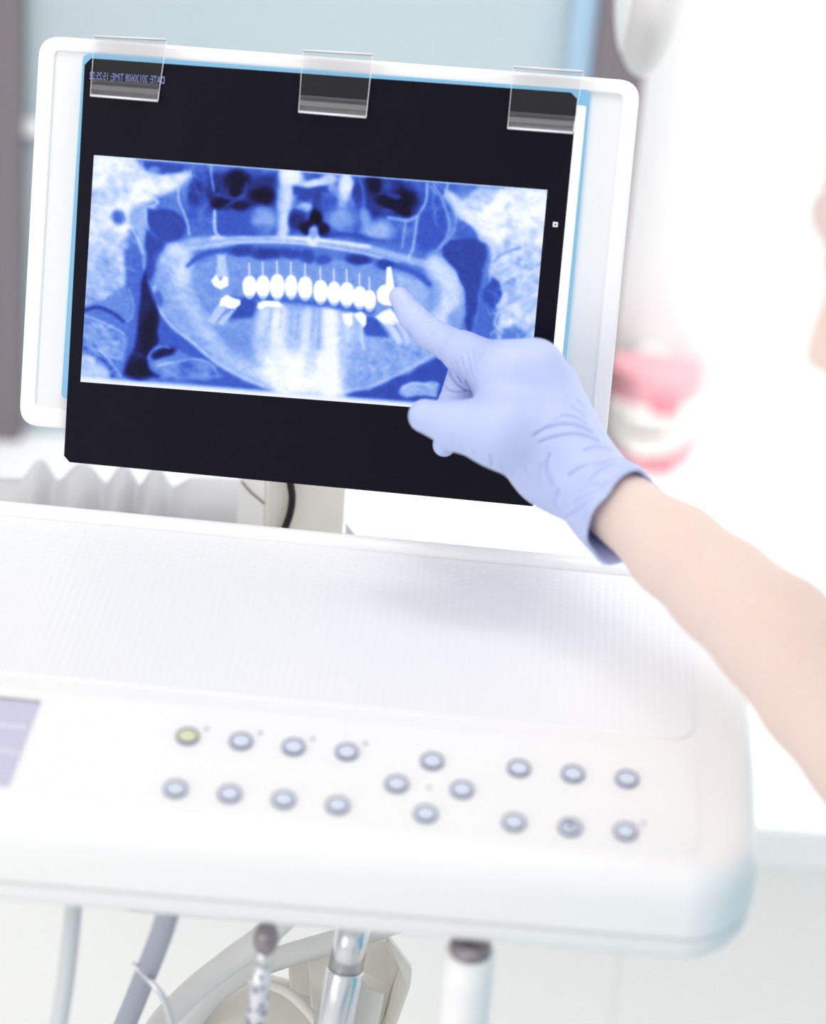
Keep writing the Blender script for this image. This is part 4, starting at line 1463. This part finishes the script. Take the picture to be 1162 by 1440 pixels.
glo = np.min([I3, M3, T3, CUFF, Wr, L1, I2], axis=0) - 0.055
ghi = np.max([I3, M3, T3, CUFF, Wr, L1, M0], axis=0) + 0.055
GV, GQ = surface(glove_sdf, glo, ghi, 0.00105)
_t = obj('glove_net', GV, GQ, [])
_m = _t.modifiers.new('s', 'SUBSURF')
_m.levels = 1
bpy.context.view_layer.update()
_me = bpy.data.meshes.new_from_object(_t.evaluated_get(bpy.context.evaluated_depsgraph_get()))
GV = np.array([v.co[:] for v in _me.vertices])
GQ = np.array([tuple(p.vertices) for p in _me.polygons])
bpy.data.objects.remove(_t)
bpy.data.meshes.remove(_me)
GN = normals(GV, GQ)
gx, gy = project(GV)
front = np.clip((GN @ BK) * 2.5, 0, 1)
dep = np.zeros(len(GV))
# creases of the stretched glove, on the hand's own surface
CREASE = [
    # back of the wrist
    ([(752, 612), (768, 602), (790, 596), (812, 598), (834, 608)], 1.8, 1.0), ([(760, 622), (782, 614), (806, 610), (830, 614), (842, 620)], 1.8, 0.9),
    ([(790, 584), (808, 586), (826, 596)], 1.5, 0.6), ([(802, 572), (815, 579), (824, 588)], 1.4, 0.5), ([(812, 562), (822, 574)], 1.3, 0.4),
    ([(778, 592), (796, 586), (810, 588)], 1.4, 0.4),
    # folds of the cuff
    ([(822, 634), (842, 628), (860, 634)], 1.8, 0.7), ([(800, 668), (818, 656), (836, 650), (852, 650)], 1.8, 0.8), ([(828, 676), (842, 662), (862, 654), (882, 654)], 2.2, 1.0),
    ([(836, 658), (858, 646), (878, 648)], 1.7, 0.7), ([(844, 688), (860, 674), (884, 664)], 1.8, 0.6), ([(812, 692), (828, 682), (842, 680)], 1.7, 0.6),
    ([(806, 706), (822, 696), (838, 690)], 1.5, 0.5), ([(796, 726), (814, 714), (830, 700)], 1.8, 0.6), ([(774, 640), (770, 660), (778, 684)], 2.4, 0.8),
    ([(786, 690), (780, 706), (786, 720)], 2.0, 0.7), ([(764, 652), (760, 672), (766, 690)], 1.8, 0.4), ([(870, 668), (888, 658), (900, 660)], 1.6, 0.5),
    # base of the index finger
    ([(641, 510), (643, 524), (650, 538)], 1.3, 0.55), ([(648, 502), (651, 520), (658, 538)], 1.3, 0.55), ([(656, 496), (659, 516), (666, 534)], 1.3, 0.55),
    ([(664, 494), (667, 514), (671, 528)], 1.2, 0.4), ([(689, 494), (683, 506), (675, 516)], 1.4, 0.6), ([(634, 512), (637, 522)], 1.1, 0.35),
    # middle joint of the index finger
    ([(598, 452), (606, 451), (612, 450)], 1.0, 0.4), ([(602, 460), (609, 456), (617, 455)], 1.0, 0.5), ([(606, 468), (613, 461), (622, 459)], 1.1, 0.55), ([(603, 474), (607, 468)], 1.0, 0.35),
    ([(582, 446), (588, 442), (592, 436)], 1.0, 0.3), ([(588, 452), (594, 447)], 1.0, 0.25),
    # bent middle finger
    ([(623, 540), (632, 548), (646, 551), (658, 550)], 1.2, 0.8), ([(630, 520), (640, 536), (656, 548), (664, 550)], 1.5, 1.0),
    # heel of the thumb
    ([(668, 643), (666, 634)], 1.2, 0.7), ([(692, 656), (690, 640)], 1.3, 0.8), ([(652, 634), (650, 626)], 1.1, 0.4), ([(708, 664), (706, 652)], 1.2, 0.5), ([(722, 672), (720, 660)], 1.2, 0.4), ([(740, 655), (746, 668), (758, 686)], 2.2, 0.35)]
for pts, wd, dp in CREASE:
    sp_ = [(q[0], q[1]) for q in spline([(*q, 0) for q in pts], 5)] if len(pts) > 2 else pts
    ds_ = seg_dist(gx, gy, sp_)
    dep += dp * 0.0014 * (np.exp(-(ds_ / wd) ** 2) - 0.06 * np.exp(-((ds_ - 2.2 * wd) / (1.3 * wd)) ** 2))
GV = GV - GN * (dep * front)[:, None]

# body
SR, SLf = c2w(0.425, -0.110, 1.18), c2w(0.405, -0.155, 0.87)
NB = c2w(0.345, -0.045, 1.03)
HC = P(1491, 312, 1.02)
hF = -0.94 * RT - 0.342 * UP
hU = 0.94 * UP - 0.342 * RT + 0.18 * BK
hU /= np.linalg.norm(hU)
hF = hF - hU * (hF @ hU)
hF /= np.linalg.norm(hF)
hS = np.cross(hU, hF)
if hS @ BK < 0:
    hS = -hS
H = lambda f, u, s=0.0: HC + (hF * f + hU * u + hS * s) * mmr
HAX = (hF, hU, hS)
PEL = np.array([0.60, 0.86, 0.60])
CH = (SR + SLf) / 2 * 0.55 + PEL * 0.45 + Z * 0.10
KR, KL = np.array([0.22, 1.00, 0.54]), np.array([0.22, 0.72, 0.54])
AR, AL = np.array([0.26, 1.02, 0.10]), np.array([0.26, 0.70, 0.10])
HR, HLp = PEL + np.array([0, 0.085, -0.02]), PEL + np.array([0, -0.085, -0.02])
EL_L, WR_L = np.array([0.42, 0.62, 0.78]), np.array([0.22, 0.68, 0.66])


def head_sdf(p):
    d = ellip(p, H(-10, 34), np.array([90, 80, 75]) * mmr, HAX)
    d = smin(d, ellip(p, H(26, -22), np.array([58, 74, 58]) * mmr, HAX), 0.03)
    d = smin(d, cone(p, H(56, -78, -12), H(56, -78, 12), 0.022, 0.022), 0.03)
    d = smin(d, cone(p, H(76, 27, -24), H(76, 27, 24), 0.0125, 0.0125), 0.012)
    for s in (-1, 1):
        d = smin(d, cone(p, H(56, -76, 10 * s), H(2, -52, 50 * s), 0.018, 0.016), 0.02)
        d = smin(d, ellip(p, H(60, -14, 36 * s), np.array([20, 18, 20]) * mmr, HAX), 0.02)
        d = smax(d, -ellip(p, H(88, 9, 31 * s), np.array([14, 10, 16]) * mmr, HAX), 0.012)
        d = smin(d, ellip(p, H(70, 9, 31 * s), np.array([14.5, 13, 14]) * mmr, HAX), 0.003)
        d = smin(d, ellip(p, H(-8, 0, 74 * s), np.array([16, 30, 7]) * mmr, HAX), 0.006)
        d = smin(d, ellip(p, H(92, -25, 11 * s), np.array([10, 8, 7]) * mmr, HAX), 0.006)
    d = smin(d, cone(p, H(82, 16), H(103, -17), 0.006, 0.0085), 0.010)
    d = smin(d, ellip(p, H(75, -47), np.array([14, 19, 25]) * mmr, HAX), 0.020)
    d = smin(d, cone(p, H(90, -42, -13), H(90, -42, 13), 0.0058, 0.0058), 0.012)
    d = smin(d, cone(p, H(88, -53, -11), H(88, -53, 11), 0.0064, 0.0064), 0.010)
    d = smax(d, -cone(p, H(98, -47.5, -17), H(98, -47.5, 17), 0.0016, 0.0016), 0.003)
    return d


def torso_sdf(p):
    d = cone(p, PEL, CH, 0.135, 0.125)
    for s in (SR, SLf):
        d = smin(d, cone(p, CH, s, 0.11, 0.052), 0.06)
    d = smin(d, cone(p, CH, NB, 0.10, 0.055), 0.05)
    d = smin(d, cone(p, HR, HLp, 0.11, 0.11), 0.04)
    return d


def legs_sdf(p):
    d = None
    for h, kn, a in ((HR, KR, AR), (HLp, KL, AL)):
        e = chain(p, [(h, 0.088), (kn, 0.058), (kn * 0.6 + a * 0.4 + X * 0.02, 0.054), (a, 0.038)], 0.02)
        d = e if d is None else np.minimum(d, e)
    return d


def arm_r(p):
    f = chain(p, [(Wr - adir * 0.01, 0.0162)] + ARM + [(EL, 0.036)], 0.006)
    return smin(f, chain(p, [(EL, 0.036), (EL * 0.5 + SR * 0.5, 0.043), (SR, 0.052)], 0.02), 0.015)


def arm_l(p):
    return smin(chain(p, [(SLf, 0.052), (EL_L, 0.038), (EL_L * 0.4 + WR_L * 0.6, 0.032), (WR_L, 0.021)], 0.02),
                chain(p, [(WR_L, 0.021), (WR_L + np.array([-0.07, 0.01, -0.02]), 0.024), (WR_L + np.array([-0.10, 0.015, -0.035]), 0.018)], 0.01), 0.015)


def hand_l(p):
    c = WR_L + np.array([-0.09, 0.013, -0.03])
    d = None
    for k_, (dy, ln) in enumerate(((-0.030, 0.060), (-0.010, 0.075), (0.010, 0.080), (0.030, 0.070))):
        a = c + np.array([0, dy * 0.8, 0])
        b = a + np.array([-ln * 0.6, dy * 0.3, -0.004])
        e = b + np.array([-ln * 0.3, dy * 0.1, -0.03])
        q = chain(p, [(a, 0.010), (b, 0.0085), (e, 0.007)], 0.003)
        d = q if d is None else np.minimum(d, q)
    q = chain(p, [(WR_L + np.array([-0.03, -0.02, -0.01]), 0.013), (WR_L + np.array([-0.075, -0.048, -0.015]), 0.010), (WR_L + np.array([-0.105, -0.05, -0.03]), 0.008)], 0.004)
    return np.minimum(d, q)


def body_sdf(p):
    d = smin(head_sdf(p), cone(p, H(-18, -45), NB, 0.052, 0.058), 0.03)
    d = smin(d, torso_sdf(p), 0.03)
    d = smin(d, legs_sdf(p), 0.03)
    d = smin(d, smin(arm_l(p), hand_l(p), 0.006), 0.03)
    d = smin(d, smin(arm_r(p), hand_sdf(p, -0.0030), 0.006), 0.02)
    return d


per = thing('person', (PEL[0], PEL[1], 0.0), 'person in turquoise scrubs pointing with a blue gloved finger at the x-ray', 'person')
pts_all = np.array([PEL, KR, KL, AR, AL, HC, SR, SLf, EL, EL_L, WR_L, I3])
blo, bhi = pts_all.min(0) - 0.16, pts_all.max(0) + 0.16
blo[2] = 0.03
BV, BQ = surface(body_sdf, blo, bhi, 0.0058)
# the parts nearest the picture are the arm and face: relax the net once and pull it back to the skin
body = obj('body', BV, BQ, MT['skin'], per)
sub = body.modifiers.new('sub', 'SUBSURF')
sub.levels = sub.render_levels = 1
obj('glove', GV, GQ, MT['glove'], per, label='periwinkle blue nitrile glove')


def scrub_sdf(p):
    sl = chain(p, [(SR, 0.062), (SR * 0.45 + EL * 0.55, 0.056)], 0.01)
    s2 = chain(p, [(SLf, 0.062), (SLf * 0.5 + EL_L * 0.5, 0.056)], 0.01)
    d = smin(torso_sdf(p) - 0.008, np.minimum(sl, s2), 0.03)
    d = np.maximum(d, -(cone(p, NB + (HC - NB) * 0.1, HC, 0.078, 0.07)))
    return d + 0.0012 * np.sin(p[:, 2] * 70 + 3 * np.sin(p[:, 0] * 22))


obj('scrub_top', *surface(scrub_sdf, blo, bhi, 0.008), MT['scrub'], per, label='turquoise short sleeved scrub top')
ank = lambda p: 0.16 - p[:, 2]
obj('trousers', *surface(lambda p: np.maximum(smin(legs_sdf(p) - 0.010, cone(p, HR, HLp, 0.118, 0.118), 0.03), ank(p)), blo, bhi, 0.009), MT['trouser'], per)
hair_c = lambda p: np.minimum(np.maximum(ellip(p, H(-14, 38), np.array([99, 88, 83]) * mmr, HAX),
                                         np.maximum((p - H(34, 62)) @ (hF * 0.9 + hU * -0.43), -(p - H(-30, -40)) @ (hU * 0.95 + hF * -0.25))),
                              ellip(p, H(-112, 50), np.array([36, 36, 36]) * mmr, HAX))
obj('hair', *surface(hair_c, HC - 0.2, HC + 0.2, 0.004), MT['hair'], per, label='brown hair tied back')
for s in (-1, 1):
    ey = H(73.2, 9, 31 * s)
    e = obj('eye', *surface(lambda p: ellip(p, ey, np.array([0.0135, 0.0052, 0.0115]), HAX), ey - 0.015, ey + 0.015, 0.0016), MT['eye'], per)
    ir = H(83.6, 9, 30 * s)
    obj('iris', *surface(lambda p: ellip(p, ir, np.array([0.0042, 0.0048, 0.0052]), HAX), ir - 0.008, ir + 0.008, 0.001), MT['iris'], e)
    obj('eyebrow', *tube(spline([H(85, 31, 16 * s), H(83, 36, 30 * s), H(72, 32, 46 * s)], 6), [0.0014] * 13, 8), MT['hair'], per)
for a in (AR, AL):
    cS = np.array([a[0] - 0.05, a[1], 0.045])
    obj('shoe', *surface(lambda p: np.maximum(smin(ellip(p, cS, (0.135, 0.048, 0.05)), cone(p, a + Z * 0.02, a - Z * 0.05, 0.05, 0.05), 0.03), 0.001 - p[:, 2]), cS - 0.17, cS + 0.17, 0.006), MT['shoe'], per)

# the stool under the person
stl = thing('stool', (PEL[0], PEL[1], 0.0), 'round grey swivel stool under the person in scrubs', 'stool')
obj('seat', *tube([(PEL[0], PEL[1], z) for z in (0.40, 0.405, 0.44, 0.455, 0.462)], [0.16, 0.175, 0.175, 0.165, 0.14], 40), MT['stool'], stl)
obj('column', *tube([(PEL[0], PEL[1], 0.07), (PEL[0], PEL[1], 0.40)], 0.025, 24), MT['steel'], stl)
for i in range(5):
    a = 2 * PI * i / 5 + 0.3
    e = np.array([PEL[0] + 0.24 * math.cos(a), PEL[1] + 0.24 * math.sin(a), 0.062])
    lg_ = obj('leg', *tube([(PEL[0], PEL[1], 0.085), e], [0.018, 0.014], 14), MT['steel'], stl)
    obj('caster', *tube([e + np.array([-0.012 * math.sin(a), 0.012 * math.cos(a), -0.034]), e + np.array([0.012 * math.sin(a), -0.012 * math.cos(a), -0.034])], 0.027, 20), MT['cable'], lg_)

# unseen patient chair, added to bounce cyan onto the console corner
pch = thing('bounce_chair', (0.48, 0.05, 0.0), 'unseen turquoise patient chair added for its cyan bounce on the console', 'dental chair')
obj('base_plate', *tube([(0.48, 0.05, 0.001), (0.48, 0.05, 0.03), (0.48, 0.05, 0.045)], [0.26, 0.26, 0.20], 40), MT['lamp_rim'], pch)
obj('column', *tube([(0.48, 0.05, 0.045), (0.48, 0.05, 0.44)], 0.09, 32), MT['lamp_rim'], pch)
bevel(obj('seat', *abox((0.23, -0.55, 0.44), (0.73, 0.02, 0.55)), MT['chair'], pch), 0.04, 5)
bd = np.array([0, 0.50, 0.36])
bd /= np.linalg.norm(bd)
bevel(obj('backrest', *box_mesh(np.array([0.48, 0.03, 0.53]) + bd * 0.29, X, bd, np.cross(X, bd), 0.25, 0.29, 0.05), MT['chair'], pch), 0.04, 5)
bevel(obj('leg_rest', *abox((0.25, -1.05, 0.36), (0.71, -0.56, 0.46)), MT['chair'], pch), 0.04, 5)
